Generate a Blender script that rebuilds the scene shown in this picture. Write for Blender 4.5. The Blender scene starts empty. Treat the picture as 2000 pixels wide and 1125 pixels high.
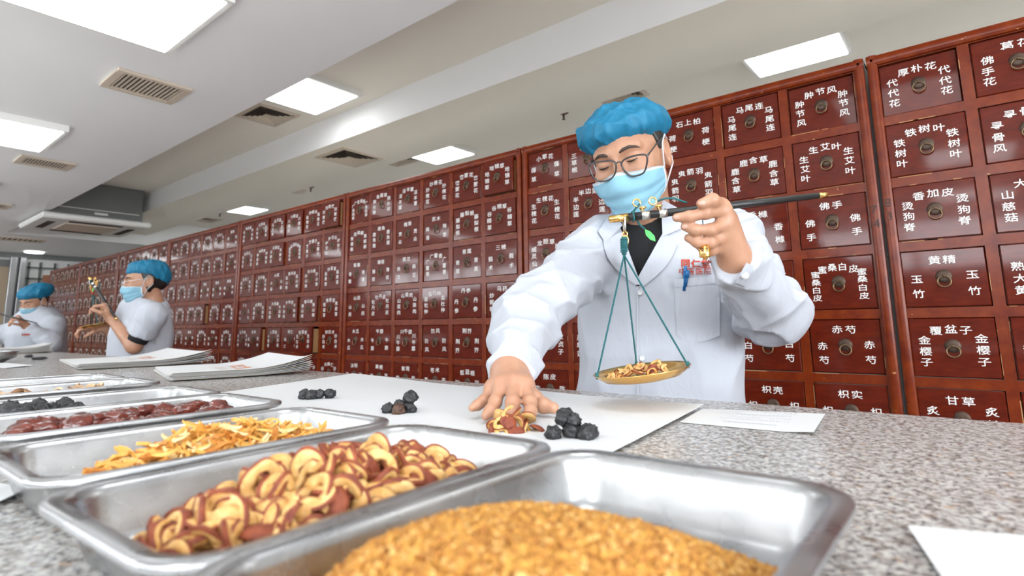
import bpy, math, random
import numpy as np
from mathutils import Matrix, Vector

# ------------------------------------------------------------------ camera, world, exposure
SC = bpy.context.scene
COL = SC.collection
CAM = np.array([0.17628, -1.89644, 1.12714])
AX_R = np.array([0.77498697, 0.63182144, -0.01403104])
AX_U = np.array([0.10780622, -0.11029264, 0.9880351])
AX_F = np.array([-0.62271423, 0.76722696, 0.15358964])
FPX, PPX, PPY = 1101.7, 1000.0, 460.88
cam_d = bpy.data.cameras.new('camera')
cam = bpy.data.objects.new('camera', cam_d)
COL.objects.link(cam)
cam.matrix_world = Matrix(((AX_R[0], AX_U[0], -AX_F[0], CAM[0]), (AX_R[1], AX_U[1], -AX_F[1], CAM[1]),
                           (AX_R[2], AX_U[2], -AX_F[2], CAM[2]), (0, 0, 0, 1)))
cam_d.sensor_width = 36.0
cam_d.lens = 36.0 * FPX / 2000.0
cam_d.shift_y = -(562.5 - PPY) / 2000.0
cam_d.clip_start = 0.01
cam_d.dof.use_dof = True
cam_d.dof.focus_distance = 1.02
cam_d.dof.aperture_fstop = 6.3
SC.camera = cam
SC.view_settings.view_transform = 'Standard'
SC.view_settings.look = 'None'
SC.view_settings.gamma = 1.0
SC.view_settings.use_curve_mapping = False
SC.view_settings.exposure = 0.66
W = bpy.data.worlds.new('world')
SC.world = W
W.use_nodes = True
W.node_tree.nodes['Background'].inputs[0].default_value = (0.9, 0.95, 1.0, 1)
W.node_tree.nodes['Background'].inputs[1].default_value = 11.0
LIGHT_POWER = 3.3      # emission strength of the ceiling panels


def ray(x, y):
    return AX_F + (x - PPX) / FPX * AX_R - (y - PPY) / FPX * AX_U


def P(x, y, d):
    return CAM + d * ray(x, y)


def on(x, y, axis, val):
    d = ray(x, y)
    return CAM + (val - CAM[axis]) / d[axis] * d


# ------------------------------------------------------------------ helpers
RND = random.Random(7)


def mesh_np(name, v, faces, mats=None, mi=None, smooth=False):
    me = bpy.data.meshes.new(name)
    v = np.asarray(v, np.float64)
    if isinstance(faces, np.ndarray):
        k = faces.shape[1]
        me.vertices.add(len(v)); me.vertices.foreach_set('co', v.astype(np.float32).ravel())
        me.loops.add(faces.size); me.loops.foreach_set('vertex_index', faces.astype(np.int32).ravel())
        me.polygons.add(len(faces))
        me.polygons.foreach_set('loop_start', np.arange(0, faces.size, k, dtype=np.int32))
        me.update(calc_edges=True)
    else:
        me.from_pydata([tuple(a) for a in v], [], faces)
        me.update()
    if mi is not None:
        me.polygons.foreach_set('material_index', np.asarray(mi, np.int32))
    if smooth:
        me.polygons.foreach_set('use_smooth', np.ones(len(me.polygons), bool))
    for m in (mats or []):
        me.materials.append(m)
    return me


def link(name, data, parent=None, loc=None, rot=None, label=None):
    o = bpy.data.objects.new(name, data)
    COL.objects.link(o)
    if parent is not None:
        o.parent = parent
    if loc is not None:
        o.location = loc
    if rot is not None:
        o.rotation_euler = rot
    if label:
        o['label'] = label
    return o


def tag(o, label, cat, group=None, kind=None):
    o['label'] = label
    o['category'] = cat
    if group:
        o['group'] = group
    if kind:
        o['kind'] = kind
    return o


def empty(name, label, cat, loc=(0, 0, 0), rot=(0, 0, 0), group=None):
    o = bpy.data.objects.new(name, None)
    COL.objects.link(o)
    o.location = loc
    o.rotation_euler = rot
    o.empty_display_size = 0.02
    return tag(o, label, cat, group)


class MB:
    """collects polygons; build() links them as one mesh"""
    def __init__(s):
        s.v = []; s.f = []; s.m = []

    def add(s, v, f, m=0):
        b = len(s.v)
        s.v.extend([tuple(a) for a in v])
        s.f.extend([tuple(b + i for i in q) for q in f])
        s.m.extend([m] * len(f))

    def box(s, lo, hi, m=0, bev=0.0):
        x0, y0, z0 = lo; x1, y1, z1 = hi
        if bev <= 0:
            v = [(x0, y0, z0), (x1, y0, z0), (x1, y1, z0), (x0, y1, z0), (x0, y0, z1), (x1, y0, z1), (x1, y1, z1), (x0, y1, z1)]
            s.add(v, [(0, 3, 2, 1), (4, 5, 6, 7), (0, 1, 5, 4), (1, 2, 6, 5), (2, 3, 7, 6), (3, 0, 4, 7)], m)
            return
        # chamfered box
        c = []
        b = bev
        idx = {}
        for ix, x in enumerate((x0, x1)):
            for iy, y in enumerate((y0, y1)):
                for iz, z in enumerate((z0, z1)):
                    dx = b if ix == 0 else -b; dy = b if iy == 0 else -b; dz = b if iz == 0 else -b
                    for ax, q in enumerate(((x, y + dy, z + dz), (x + dx, y, z + dz), (x + dx, y + dy, z))):
                        idx[(ix, iy, iz, ax)] = len(c); c.append(q)
        f = []
        for ax in range(3):
            for k in (0, 1):
                def g(a, bb):
                    t = [0, 0, 0]; t[ax] = k; o = [i for i in range(3) if i != ax]
                    t[o[0]] = a; t[o[1]] = bb
                    return idx[(t[0], t[1], t[2], ax)]
                q = [g(0, 0), g(1, 0), g(1, 1), g(0, 1)]
                flip = (k == 0) != (ax == 1)
                f.append(q[::-1] if flip else q)
        for ax in range(3):
            o = [i for i in range(3) if i != ax]
            for a in (0, 1):
                for bb in (0, 1):
                    def h(k, which):
                        t = [0, 0, 0]; t[ax] = k; t[o[0]] = a; t[o[1]] = bb
                        return idx[(t[0], t[1], t[2], which)]
                    q = [h(0, o[0]), h(1, o[0]), h(1, o[1]), h(0, o[1])]
                    f.append(q)
        for ix in (0, 1):
            for iy in (0, 1):
                for iz in (0, 1):
                    f.append([idx[(ix, iy, iz, 0)], idx[(ix, iy, iz, 1)], idx[(ix, iy, iz, 2)]])
        s.add(c, f, m)

    def tube(s, pts, rad, n=8, m=0, closed=False, caps=True):
        pts = [np.asarray(p, float) for p in pts]
        N = len(pts)
        rads = rad if hasattr(rad, '__len__') else [rad] * N
        rings = []
        prev = None
        for i in range(N):
            a = pts[(i - 1) % N] if (closed or i > 0) else pts[0]
            b = pts[(i + 1) % N] if (closed or i < N - 1) else pts[-1]
            t = b - a; t /= (np.linalg.norm(t) + 1e-12)
            if prev is None:
                h = np.array([0, 0, 1.0]) if abs(t[2]) < 0.9 else np.array([1.0, 0, 0])
                u = np.cross(t, h)
            else:
                u = prev - t * np.dot(prev, t)
            u /= (np.linalg.norm(u) + 1e-12); prev = u
            w = np.cross(t, u)
            rings.append([pts[i] + rads[i] * (math.cos(2 * math.pi * k / n) * u + math.sin(2 * math.pi * k / n) * w) for k in range(n)])
        v = [p for r in rings for p in r]
        f = []
        for i in range(N if closed else N - 1):
            j = (i + 1) % N
            for k in range(n):
                k2 = (k + 1) % n
                f.append((i * n + k, i * n + k2, j * n + k2, j * n + k))
        if caps and not closed:
            f.append(tuple(range(n))[::-1]); f.append(tuple((N - 1) * n + k for k in range(n)))
        s.add(v, f, m)

    def lathe(s, prof, n=24, m=0, axis='z', c=(0, 0, 0)):
        """prof: list of (r, h)"""
        v = []
        for r, h in prof:
            for k in range(n):
                a = 2 * math.pi * k / n
                p = (r * math.cos(a), r * math.sin(a), h)
                if axis == 'y':
                    p = (p[0], p[2], p[1])
                elif axis == 'x':
                    p = (p[2], p[0], p[1])
                v.append((p[0] + c[0], p[1] + c[1], p[2] + c[2]))
        f = []
        for i in range(len(prof) - 1):
            for k in range(n):
                k2 = (k + 1) % n
                f.append((i * n + k, i * n + k2, (i + 1) * n + k2, (i + 1) * n + k))
        s.add(v, f, m)

    def mesh(s, name, mats, smooth=False):
        return mesh_np(name, s.v, s.f, mats, s.m, smooth)

    def build(s, name, mats, parent=None, smooth=False, loc=None, rot=None, label=None):
        if not isinstance(mats, (list, tuple)):
            mats = [mats]
        return link(name, s.mesh(name, mats, smooth), parent, loc, rot, label)


def auto_smooth(o, ang=35):
    me = o.data
    me.polygons.foreach_set('use_smooth', np.ones(len(me.polygons), bool))
    me.set_sharp_from_angle(angle=math.radians(ang))


# ------------------------------------------------------------------ materials
def mat(name, col, rough=0.5, metal=0.0, spec=0.5, coat=0.0, emit=None, estr=0.0, sss=0.0):
    m = bpy.data.materials.new(name)
    m.use_nodes = True
    b = m.node_tree.nodes['Principled BSDF']
    b.inputs['Base Color'].default_value = (*col, 1)
    b.inputs['Roughness'].default_value = rough
    b.inputs['Metallic'].default_value = metal
    b.inputs['Specular IOR Level'].default_value = spec
    b.inputs['Coat Weight'].default_value = coat
    b.inputs['Coat Roughness'].default_value = 0.15
    if emit:
        b.inputs['Emission Color'].default_value = (*emit, 1)
        b.inputs['Emission Strength'].default_value = estr
    if sss:
        b.inputs['Subsurface Weight'].default_value = sss
        b.inputs['Subsurface Radius'].default_value = (0.012, 0.005, 0.003)
        b.inputs['Subsurface Scale'].default_value = 0.5
    return m


def N(m, t, **kw):
    n = m.node_tree.nodes.new(t)
    for k, v in kw.items():
        setattr(n, k, v)
    return n


def L(m, a, b):
    m.node_tree.links.new(a, b)


def bsdf(m):
    return m.node_tree.nodes['Principled BSDF']


def noise_col(m, stops, scale=5, detail=4, rough=0.55, stretch=(1, 1, 1), coord='Object', dist=0.0):
    tc = N(m, 'ShaderNodeTexCoord'); mp = N(m, 'ShaderNodeMapping')
    mp.inputs['Scale'].default_value = stretch
    L(m, tc.outputs[coord], mp.inputs[0])
    nz = N(m, 'ShaderNodeTexNoise')
    nz.inputs['Scale'].default_value = scale; nz.inputs['Detail'].default_value = detail
    nz.inputs['Roughness'].default_value = rough; nz.inputs['Distortion'].default_value = dist
    L(m, mp.outputs[0], nz.inputs['Vector'])
    cr = N(m, 'ShaderNodeValToRGB')
    e = cr.color_ramp.elements
    while len(e) < len(stops):
        e.new(0.5)
    for i, (p, c) in enumerate(stops):
        e[i].position = p; e[i].color = (*c, 1)
    L(m, nz.outputs['Fac'], cr.inputs[0])
    return mp, nz, cr


def bump(m, height, strength=0.3, dist=0.002):
    b = N(m, 'ShaderNodeBump')
    b.inputs['Strength'].default_value = strength; b.inputs['Distance'].default_value = dist
    L(m, height, b.inputs['Height'])
    L(m, b.outputs[0], bsdf(m).inputs['Normal'])
    return b


def wood(name, c0, c1, rough, coat, wear=0.0, stretch=(1, 6, 6), coat_rough=0.22):
    m = mat(name, c0, rough, coat=coat, spec=0.10)
    bsdf(m).inputs['Coat Weight'].default_value = 0.75; bsdf(m).inputs['Coat IOR'].default_value = 1.33; bsdf(m).inputs['Coat Roughness'].default_value = coat_rough
    bsdf(m).inputs['Sheen Weight'].default_value = 0.20; bsdf(m).inputs['Sheen Roughness'].default_value = 0.2
    mp, nz, cr = noise_col(m, [(0.3, c0), (0.7, c1)], scale=9, detail=6, stretch=stretch)
    src = cr.outputs[0]
    if wear:
        n2 = N(m, 'ShaderNodeTexNoise'); n2.inputs['Scale'].default_value = 60; n2.inputs['Detail'].default_value = 5
        tc = N(m, 'ShaderNodeTexCoord'); L(m, tc.outputs['Object'], n2.inputs['Vector'])
        r2 = N(m, 'ShaderNodeValToRGB'); r2.color_ramp.elements[0].position = wear; r2.color_ramp.elements[1].position = wear + 0.02
        L(m, n2.outputs['Fac'], r2.inputs[0])
        mx = N(m, 'ShaderNodeMixRGB'); L(m, r2.outputs[0], mx.inputs[0]); L(m, src, mx.inputs[1]); mx.inputs[2].default_value = (0.38, 0.17, 0.07, 1)
        src = mx.outputs[0]
    L(m, src, bsdf(m).inputs['Base Color'])
    n3 = N(m, 'ShaderNodeTexNoise'); n3.inputs['Scale'].default_value = 14; n3.inputs['Detail'].default_value = 6
    tc3 = N(m, 'ShaderNodeTexCoord'); L(m, tc3.outputs['Object'], n3.inputs['Vector'])
    rr = N(m, 'ShaderNodeMapRange'); rr.inputs['From Min'].default_value = 0.3; rr.inputs['From Max'].default_value = 0.7
    rr.inputs['To Min'].default_value = rough * 0.75; rr.inputs['To Max'].default_value = rough * 1.5
    L(m, n3.outputs['Fac'], rr.inputs[0]); L(m, rr.outputs[0], bsdf(m).inputs['Roughness'])
    bump(m, n3.outputs['Fac'], 0.25, 0.003)
    return m


M = {}
M['drawer'] = wood('drawer_varnish', (0.075, 0.0055, 0.0010), (0.125, 0.0120, 0.0018), 0.36, 0.0, coat_rough=0.07, stretch=(2, 8, 8))
M['frame'] = wood('frame_varnish', (0.110, 0.0098, 0.0010), (0.195, 0.029, 0.0022), 0.36, 0.0, wear=0.70, stretch=(3, 3, 3))
M['wear'] = mat('bare_wood_edge', (0.46, 0.22, 0.09), 0.7)
M['raw'] = mat('raw_drawer_side', (0.36, 0.20, 0.08), 0.65)
M['dark'] = mat('dark_recess', (0.006, 0.004, 0.004), 0.9)
M['white_paint'] = mat('white_lettering', (0.82, 0.81, 0.78), 0.5)
M['brass_old'] = mat('aged_brass', (0.20, 0.135, 0.075), 0.38, metal=0.85)
M['brass_plate'] = mat('aged_brass_plate', (0.085, 0.055, 0.04), 0.5, metal=0.7)
M['brass'] = mat('polished_brass', (0.86, 0.52, 0.17), 0.22, metal=1.0)
M['ceil'] = mat('ceiling_paint', (0.93, 0.93, 0.93), 0.8)
M['ceil_warm'] = mat('recess_warm', (0.92, 0.865, 0.775), 0.8)  # warm off-white for the raised ceilings and the beam soffit
M['wall'] = mat('wall_paint', (0.72, 0.71, 0.69), 0.8)
M['floor'] = mat('floor_tile', (0.74, 0.72, 0.69), 0.3)
M['lamp'] = mat('lamp_diffuser', (1, 1, 1), 0.5, emit=(0.95, 0.985, 1.0), estr=LIGHT_POWER)
M['added_lamp'] = mat('added_lamp_diffuser', (1, 1, 1), 0.5, emit=(0.93, 0.975, 1.0), estr=LIGHT_POWER * 2.6)  # stronger emission for the unseen lamps added to lift the brightness
M['plastic'] = mat('white_plastic', (0.78, 0.77, 0.74), 0.45)
M['vent'] = mat('vent_enamel', (0.66, 0.56, 0.45), 0.5)
M['ventdark'] = mat('vent_slot', (0.05, 0.035, 0.028), 0.8)
M['grey_metal'] = mat('grey_metal', (0.17, 0.175, 0.17), 0.55, metal=0.2)
M['steel_col'] = mat('steel_column', (0.42, 0.42, 0.42), 0.35, metal=0.8)


def granite():
    m = mat('granite', (0.6, 0.58, 0.55), 0.22)
    tc = N(m, 'ShaderNodeTexCoord')
    mp = N(m, 'ShaderNodeMapping'); mp.inputs['Scale'].default_value = (1, 1, 1); L(m, tc.outputs['Object'], mp.inputs[0])
    n1 = N(m, 'ShaderNodeTexNoise'); n1.inputs['Scale'].default_value = 230; n1.inputs['Detail'].default_value = 3; n1.inputs['Roughness'].default_value = 0.6
    L(m, mp.outputs[0], n1.inputs['Vector'])
    r1 = N(m, 'ShaderNodeValToRGB')
    el = r1.color_ramp.elements
    el[0].position = 0.34; el[0].color = (0.075, 0.075, 0.08, 1)
    el[1].position = 0.62; el[1].color = (0.64, 0.62, 0.59, 1)
    e = el.new(0.42); e.color = (0.24, 0.24, 0.25, 1)
    e = el.new(0.48); e.color = (0.50, 0.48, 0.455, 1)
    L(m, n1.outputs['Fac'], r1.inputs[0])
    n2 = N(m, 'ShaderNodeTexNoise'); n2.inputs['Scale'].default_value = 105; n2.inputs['Detail'].default_value = 2
    L(m, mp.outputs[0], n2.inputs['Vector'])
    r2 = N(m, 'ShaderNodeValToRGB')
    r2.color_ramp.elements[0].position = 0.36; r2.color_ramp.elements[0].color = (0.50, 0.47, 0.45, 1)
    r2.color_ramp.elements[1].position = 0.55; r2.color_ramp.elements[1].color = (1, 1, 1, 1)
    L(m, n2.outputs['Fac'], r2.inputs[0])
    n3 = N(m, 'ShaderNodeTexNoise'); n3.inputs['Scale'].default_value = 90; n3.inputs['Detail'].default_value = 2
    L(m, mp.outputs[0], n3.inputs['Vector'])
    r3 = N(m, 'ShaderNodeValToRGB')
    r3.color_ramp.elements[0].position = 0.62; r3.color_ramp.elements[0].color = (1, 1, 1, 1)
    r3.color_ramp.elements[1].position = 0.68; r3.color_ramp.elements[1].color = (0.86, 0.66, 0.52, 1)
    L(m, n3.outputs['Fac'], r3.inputs[0])
    mx = N(m, 'ShaderNodeMixRGB', blend_type='MULTIPLY'); mx.inputs[0].default_value = 1
    L(m, r1.outputs[0], mx.inputs[1]); L(m, r2.outputs[0], mx.inputs[2])
    mx2 = N(m, 'ShaderNodeMixRGB', blend_type='MULTIPLY'); mx2.inputs[0].default_value = 1
    L(m, mx.outputs[0], mx2.inputs[1]); L(m, r3.outputs[0], mx2.inputs[2])
    L(m, mx2.outputs[0], bsdf(m).inputs['Base Color'])
    return m


M['granite'] = granite()

# ------------------------------------------------------------------ room shell
Z1, Z2, Z3 = 2.227, 2.547, 2.352          # low ceiling, recessed ceiling, beam soffit
Y_EDGE, Y_FACE, Y_TAN = -0.615, 0.204, 0.775
X0, X1, YF, YB = -10.4, 3.4, -6.0, 2.6


def struct(name, mb, m, label=None):
    o = mb.build(name, m)
    o['kind'] = 'structure'
    if label:
        o['label'] = label
    return o


mb = MB(); mb.box((X0, YF, -0.1), (X1, YB, 0.0)); struct('floor', mb, M['floor'], 'pale tiled floor')
mb = MB(); mb.box((X0, YF, Z1), (X1, Y_EDGE, Z2 + 0.1)); struct('ceiling', mb, M['ceil'], 'low white ceiling over the counter')
mb = MB(); mb.box((-8.25, Y_EDGE, Z2), (X1, Y_FACE, Z2 + 0.1)); struct('ceiling.001', mb, M['ceil_warm'], 'raised ceiling strip between the low ceiling and the beam')
mb = MB(); mb.box((-8.25, Y_FACE, Z3), (X1, Y_TAN, Z2 + 0.1)); mb.m[2] = 1; struct('ceiling.002', mb, [M['ceil_warm'], M['ceil']], 'ceiling beam running above the cabinets')
mb = MB(); mb.box((-8.25, Y_TAN, Z2), (X1, YB, Z2 + 0.1)); struct('ceiling.003', mb, M['ceil_warm'], 'raised ceiling behind the cabinets')
mb = MB(); mb.box((X0, Y_EDGE, Z1), (-8.25, YB, Z2 + 0.1)); struct('ceiling.004', mb, M['ceil'], 'low ceiling at the far end of the room')
mb = MB(); mb.box((X0 - 0.1, YF, 0), (X0, YB, Z2 + 0.1)); struct('wall_left', mb, M['wall'], 'grey end wall far left')
WY0, WY1, WZ0, WZ1 = -4.2, -1.2, 1.0, 2.2       # unseen daylight window in the hall, added for light on coats and ceiling
mb = MB(); mb.box((X1, YF, 0), (X1 + 0.1, WY0, Z2 + 0.1)); mb.box((X1, WY1, 0), (X1 + 0.1, YB, Z2 + 0.1)); mb.box((X1, WY0, 0), (X1 + 0.1, WY1, WZ0)); mb.box((X1, WY0, WZ1), (X1 + 0.1, WY1, Z2 + 0.1)); struct('wall_right', mb, M['wall'])
mb = MB()
for y in np.linspace(WY0, WY1, 5):
    mb.box((X1 + 0.02, y - 0.025, WZ0), (X1 + 0.08, y + 0.025, WZ1))
struct('added_window_1', mb, M['plastic'], 'mullions of the added daylight window of the hall')
pl = bpy.data.lights.new('added_window_portal', 'AREA'); pl.shape = 'RECTANGLE'; pl.size = WZ1 - WZ0; pl.size_y = WY1 - WY0; pl.cycles.is_portal = True
po = bpy.data.objects.new('added_window_portal', pl); COL.objects.link(po); po.location = (X1 + 0.11, (WY0 + WY1) / 2, (WZ0 + WZ1) / 2); po.rotation_euler = (0, math.radians(90), 0)
mb = MB(); mb.box((X0, YF - 0.1, 0), (X1, YF, 1.80)); mb.box((X0, YF - 0.1, 2.2), (X1, YF, Z2 + 0.1)); struct('wall_front', mb, mat('dark_hall_wall', (0.035, 0.025, 0.02), 0.7))  # unseen wall, kept dark so the lower drawers reflect little
mb = MB()  # unseen clerestory strip, added for front light on the coats
for x in np.linspace(X0, X1, 12):
    mb.box((x - 0.03, YF - 0.08, 1.80), (x + 0.03, YF - 0.02, 2.2))
struct('added_window_2', mb, M['plastic'], 'mullions of the added clerestory window of the hall')
pl = bpy.data.lights.new('added_clerestory_portal', 'AREA'); pl.shape = 'RECTANGLE'; pl.size = X1 - X0; pl.size_y = 0.4; pl.cycles.is_portal = True
po = bpy.data.objects.new('added_clerestory_portal', pl); COL.objects.link(po); po.location = ((X0 + X1) / 2, YF - 0.11, 2.0); po.rotation_euler = (math.radians(90), 0, 0)
mb = MB(); mb.box((X0, YB, 0), (X1, YB + 0.1, Z2 + 0.1)); struct('wall_back', mb, M['wall'], 'wall behind the cabinets')


def ceiling_light(x0, y0, x1, y1, z, label, th=0.035, lamp='lamp'):
    t = empty('ceiling_light', label, 'ceiling light', ((x0 + x1) / 2, (y0 + y1) / 2, z), group='square ceiling light panels')
    hx, hy = (x1 - x0) / 2, (y1 - y0) / 2
    b = MB()
    b.box((-hx, -hy, -th), (-hx + 0.018, hy, 0)); b.box((hx - 0.018, -hy, -th), (hx, hy, 0))
    b.box((-hx + 0.018, -hy, -th), (hx - 0.018, -hy + 0.018, 0)); b.box((-hx + 0.018, hy - 0.018, -th), (hx - 0.018, hy, 0))
    b.build('frame', M['plastic'], t)
    b = MB(); b.box((-hx + 0.018, -hy + 0.018, -th - 0.006), (hx - 0.018, hy - 0.018, -th + 0.012), bev=0.004)
    b.build('diffuser', M[lamp], t)
    return t


# row over the counter, spaced as their mirror images on the top drawers show
row = [(-9.60, 'far end of the low ceiling'), (-7.75, 'low ceiling, fourth from the camera'), (-5.93, 'low ceiling, a tiny corner at the left edge of the photo'),
       (-4.11, 'low ceiling, cut by the left edge of the photo'), (-2.18, 'low ceiling, cut by the top edge of the photo'), (-0.28, 'low ceiling, above the camera'), (1.6, 'low ceiling, right of the camera')]
for x, w in row:
    ceiling_light(x, -1.68, x + 0.56, -1.125, Z1, 'square light panel, ' + w)
for i, y in enumerate((-3.3, -4.8)):  # unseen hall lamps, added to brighten the coats and bounce off the floor
    for j, x in enumerate((-7.5, -5.0, -2.5, 0.0, 2.4)):
        ceiling_light(x, y, x + 0.56, y + 0.56, Z1, 'added light panel behind the camera, %s row, %s from the end wall' % (('nearer', 'farther')[i], ('first', 'second', 'third', 'fourth', 'fifth')[j]), lamp='added_lamp')
for x, w in ((-3.08, 'behind the air diffuser'), (0.55, 'near end, added and unseen')):  # the second panel is unseen, added to brighten the raised strip
    ceiling_light(x, -0.535, x + 0.49, 0.075, Z2, 'square light panel in the raised ceiling strip, ' + w)
for x, s, w in ((-6.70, 0.47, 'smallest, far along the cabinets'), (-3.35, 0.48, 'halfway along the cabinets, beside a dark vent'), (-0.66, 0.48, 'above the cabinets at the right end')):
    ceiling_light(x, 0.87, x + s, 1.42, Z2, 'light panel beyond the beam, ' + w)


for j, x in enumerate((-7.0, -5.2, -3.4, -1.6, 0.2, 2.0)):  # unseen lamps, added to brighten the ceiling behind the cabinets
    ceiling_light(x, 1.80, x + 0.5, 2.3, Z2, 'added light panel hidden behind the cabinets, %s from the end wall' % ('first', 'second', 'third', 'fourth', 'fifth', 'sixth')[j], lamp='added_lamp')


def slot_vent(cx, cy, w, l, z, label, n=14):
    """long grille, slats across x"""
    t = empty('ceiling_vent', label, 'vent', (cx, cy, z), group='rectangular ceiling vents')
    b = MB(); fr = 0.03; th = 0.012
    b.box((-w / 2, -l / 2, -th), (-w / 2 + fr, l / 2, 0), bev=0.003); b.box((w / 2 - fr, -l / 2, -th), (w / 2, l / 2, 0), bev=0.003)
    b.box((-w / 2 + fr, -l / 2, -th), (w / 2 - fr, -l / 2 + fr, 0)); b.box((-w / 2 + fr, l / 2 - fr, -th), (w / 2 - fr, l / 2, 0))
    b.build('frame', M['vent'], t)
    b = MB(); b.box((-w / 2 + fr, -l / 2 + fr, -0.003), (w / 2 - fr, l / 2 - fr, 0)); b.build('backing', M['ventdark'], t)
    b = MB()
    L_ = l - 2 * fr
    for i in range(n):
        y = -l / 2 + fr + (i + 0.5) * L_ / n
        b.box((-w / 2 + fr, y - 0.25 * L_ / n, -0.010), (w / 2 - fr, y + 0.12 * L_ / n, -0.003))
    b.build('grille', M['vent'], t)
    return t


def square_diffuser(cx, cy, w, l, z, label):
    t = empty('ceiling_diffuser', label, 'vent', (cx, cy, z), group='square ceiling diffusers')
    b = MB()
    def ringq(a, c, z0, z1):
        # sloping square ring from half-size a (at z0) to c (at z1)
        v = [(-a * w, -a * l, z0), (a * w, -a * l, z0), (a * w, a * l, z0), (-a * w, a * l, z0), (-c * w, -c * l, z1), (c * w, -c * l, z1), (c * w, c * l, z1), (-c * w, c * l, z1)]
        b.add(v, [(0, 1, 5, 4), (1, 2, 6, 5), (2, 3, 7, 6), (3, 0, 4, 7)])
    ringq(0.5, 0.42, -0.006, -0.010); ringq(0.5, 0.5, 0.0, -0.006)
    for a in (0.40, 0.32, 0.24, 0.16):
        ringq(a, a - 0.045, -0.012, -0.002)
    b.add([(-0.1 * w, -0.1 * l, -0.008), (0.1 * w, -0.1 * l, -0.008), (0.1 * w, 0.1 * l, -0.008), (-0.1 * w, 0.1 * l, -0.008)], [(0, 1, 2, 3)])
    b.build('louvre', M['vent'], t)
    b = MB(); b.box((-0.42 * w, -0.42 * l, -0.0015), (0.42 * w, 0.42 * l, 0)); b.build('backing', M['ventdark'], t)
    return t


slot_vent(-2.66, -1.045, 0.26, 0.30, Z1, 'beige slatted vent in the low ceiling, nearest of its row')
slot_vent(-4.50, -1.035, 0.24, 0.29, Z1, 'beige slatted vent in the low ceiling left of the nearest one')
slot_vent(-6.43, -1.035, 0.24, 0.29, Z1, 'small slatted vent in the low ceiling at the left edge of the photo', 12)
slot_vent(-8.75, -0.45, 0.30, 0.55, Z1, 'long beige vent on the far low ceiling', 10)
square_diffuser(-3.40, -0.10, 0.34, 0.29, Z2, 'beige square diffuser in the raised strip left of its light panel')
square_diffuser(-3.27, 0.47, 0.36, 0.36, Z3, 'beige square diffuser under the beam above the cabinets')
square_diffuser(-3.25, 1.12, 0.06 + 0.3, 0.36, Z2 - 0.0, 'dark vent half hidden by the light panel behind the beam').location.x = -3.56
square_diffuser(-7.6, 1.22, 0.34, 0.36, Z2, 'dark square vent behind the beam far along the cabinets')


def sprinkler(x, y, z, label):
    t = empty('fire_sprinkler', label, 'sprinkler', (x, y, z), group='fire sprinklers')
    b = MB(); b.lathe([(0.0, 0.0), (0.034, 0.0), (0.034, -0.004), (0.018, -0.012), (0.008, -0.014), (0.008, -0.028), (0.005, -0.045), (0.012, -0.047), (0.012, -0.050), (0, -0.050)], 16)
    b.build('head', mat('sprinkler_bronze', (0.10, 0.05, 0.035), 0.4, metal=0.6), t, smooth=True)


sprinkler(-1.86, 1.19, Z2, 'small bronze fire sprinkler above the cabinet left of the cap')
sprinkler(-4.98, 1.19, Z2, 'small bronze fire sprinkler beside the round detector')
sprinkler(-7.0, 1.17, Z2, 'small bronze fire sprinkler farthest along the cabinets')
t = MB(); t.lathe([(0, 0), (0.10, 0), (0.10, -0.012), (0.075, -0.03), (0, -0.032)], 24)
tag(t.build('smoke_detector', M['vent'], None, True, (-5.2, 1.16, Z2)), 'round beige detector on the ceiling beyond the beam', 'smoke detector')
t = MB(); t.lathe([(0, 0), (0.10, 0), (0.11, -0.01), (0.10, -0.018), (0, -0.018)], 24)
tag(t.build('downlight', M['lamp'], None, True, (-10.05, -0.02, Z1)), 'round bright downlight at the far end of the ceiling', 'downlight')
for i, (x, y) in enumerate(((-1.42, 1.14),)):
    square_diffuser(x, y, 0.30, 0.30, Z2, 'ceiling vent mostly hidden behind the blue cap')

# ceiling cassette air conditioner
ac = empty('air_conditioner', 'grey cassette air conditioner hanging from the raised ceiling far left', 'air conditioner', (-6.75, -0.22, Z2))
b = MB(); b.box((-0.36, -0.39, -0.345), (0.36, 0.36, 0), bev=0.008); b.build('housing', M['grey_metal'], ac)
b = MB(); b.box((0.36, -0.37, -0.27), (0.364, 0.33, -0.262)); b.box((0.36, -0.05, -0.31), (0.366, 0.06, -0.288), 0); b.build('seam', M['plastic'], ac)
b = MB(); b.box((-0.46, -0.47, -0.40), (0.46, 0.42, -0.345), bev=0.015); pnl = b.build('panel', M['plastic'], ac)
b = MB(); b.box((-0.24, -0.24, -0.408), (0.24, 0.20, -0.4)); b.build('intake_grille', M['vent'], pnl)
b = MB()
for s in (-1, 1):
    b.box((s * 0.34 - 0.03, -0.24, -0.405), (s * 0.34 + 0.03, 0.2, -0.399)); b.box((-0.24, -0.02 + s * 0.33 - 0.03, -0.405), (0.24, -0.02 + s * 0.33 + 0.03, -0.399))
b.build('air_slot', M['ventdark'], pnl)

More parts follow.
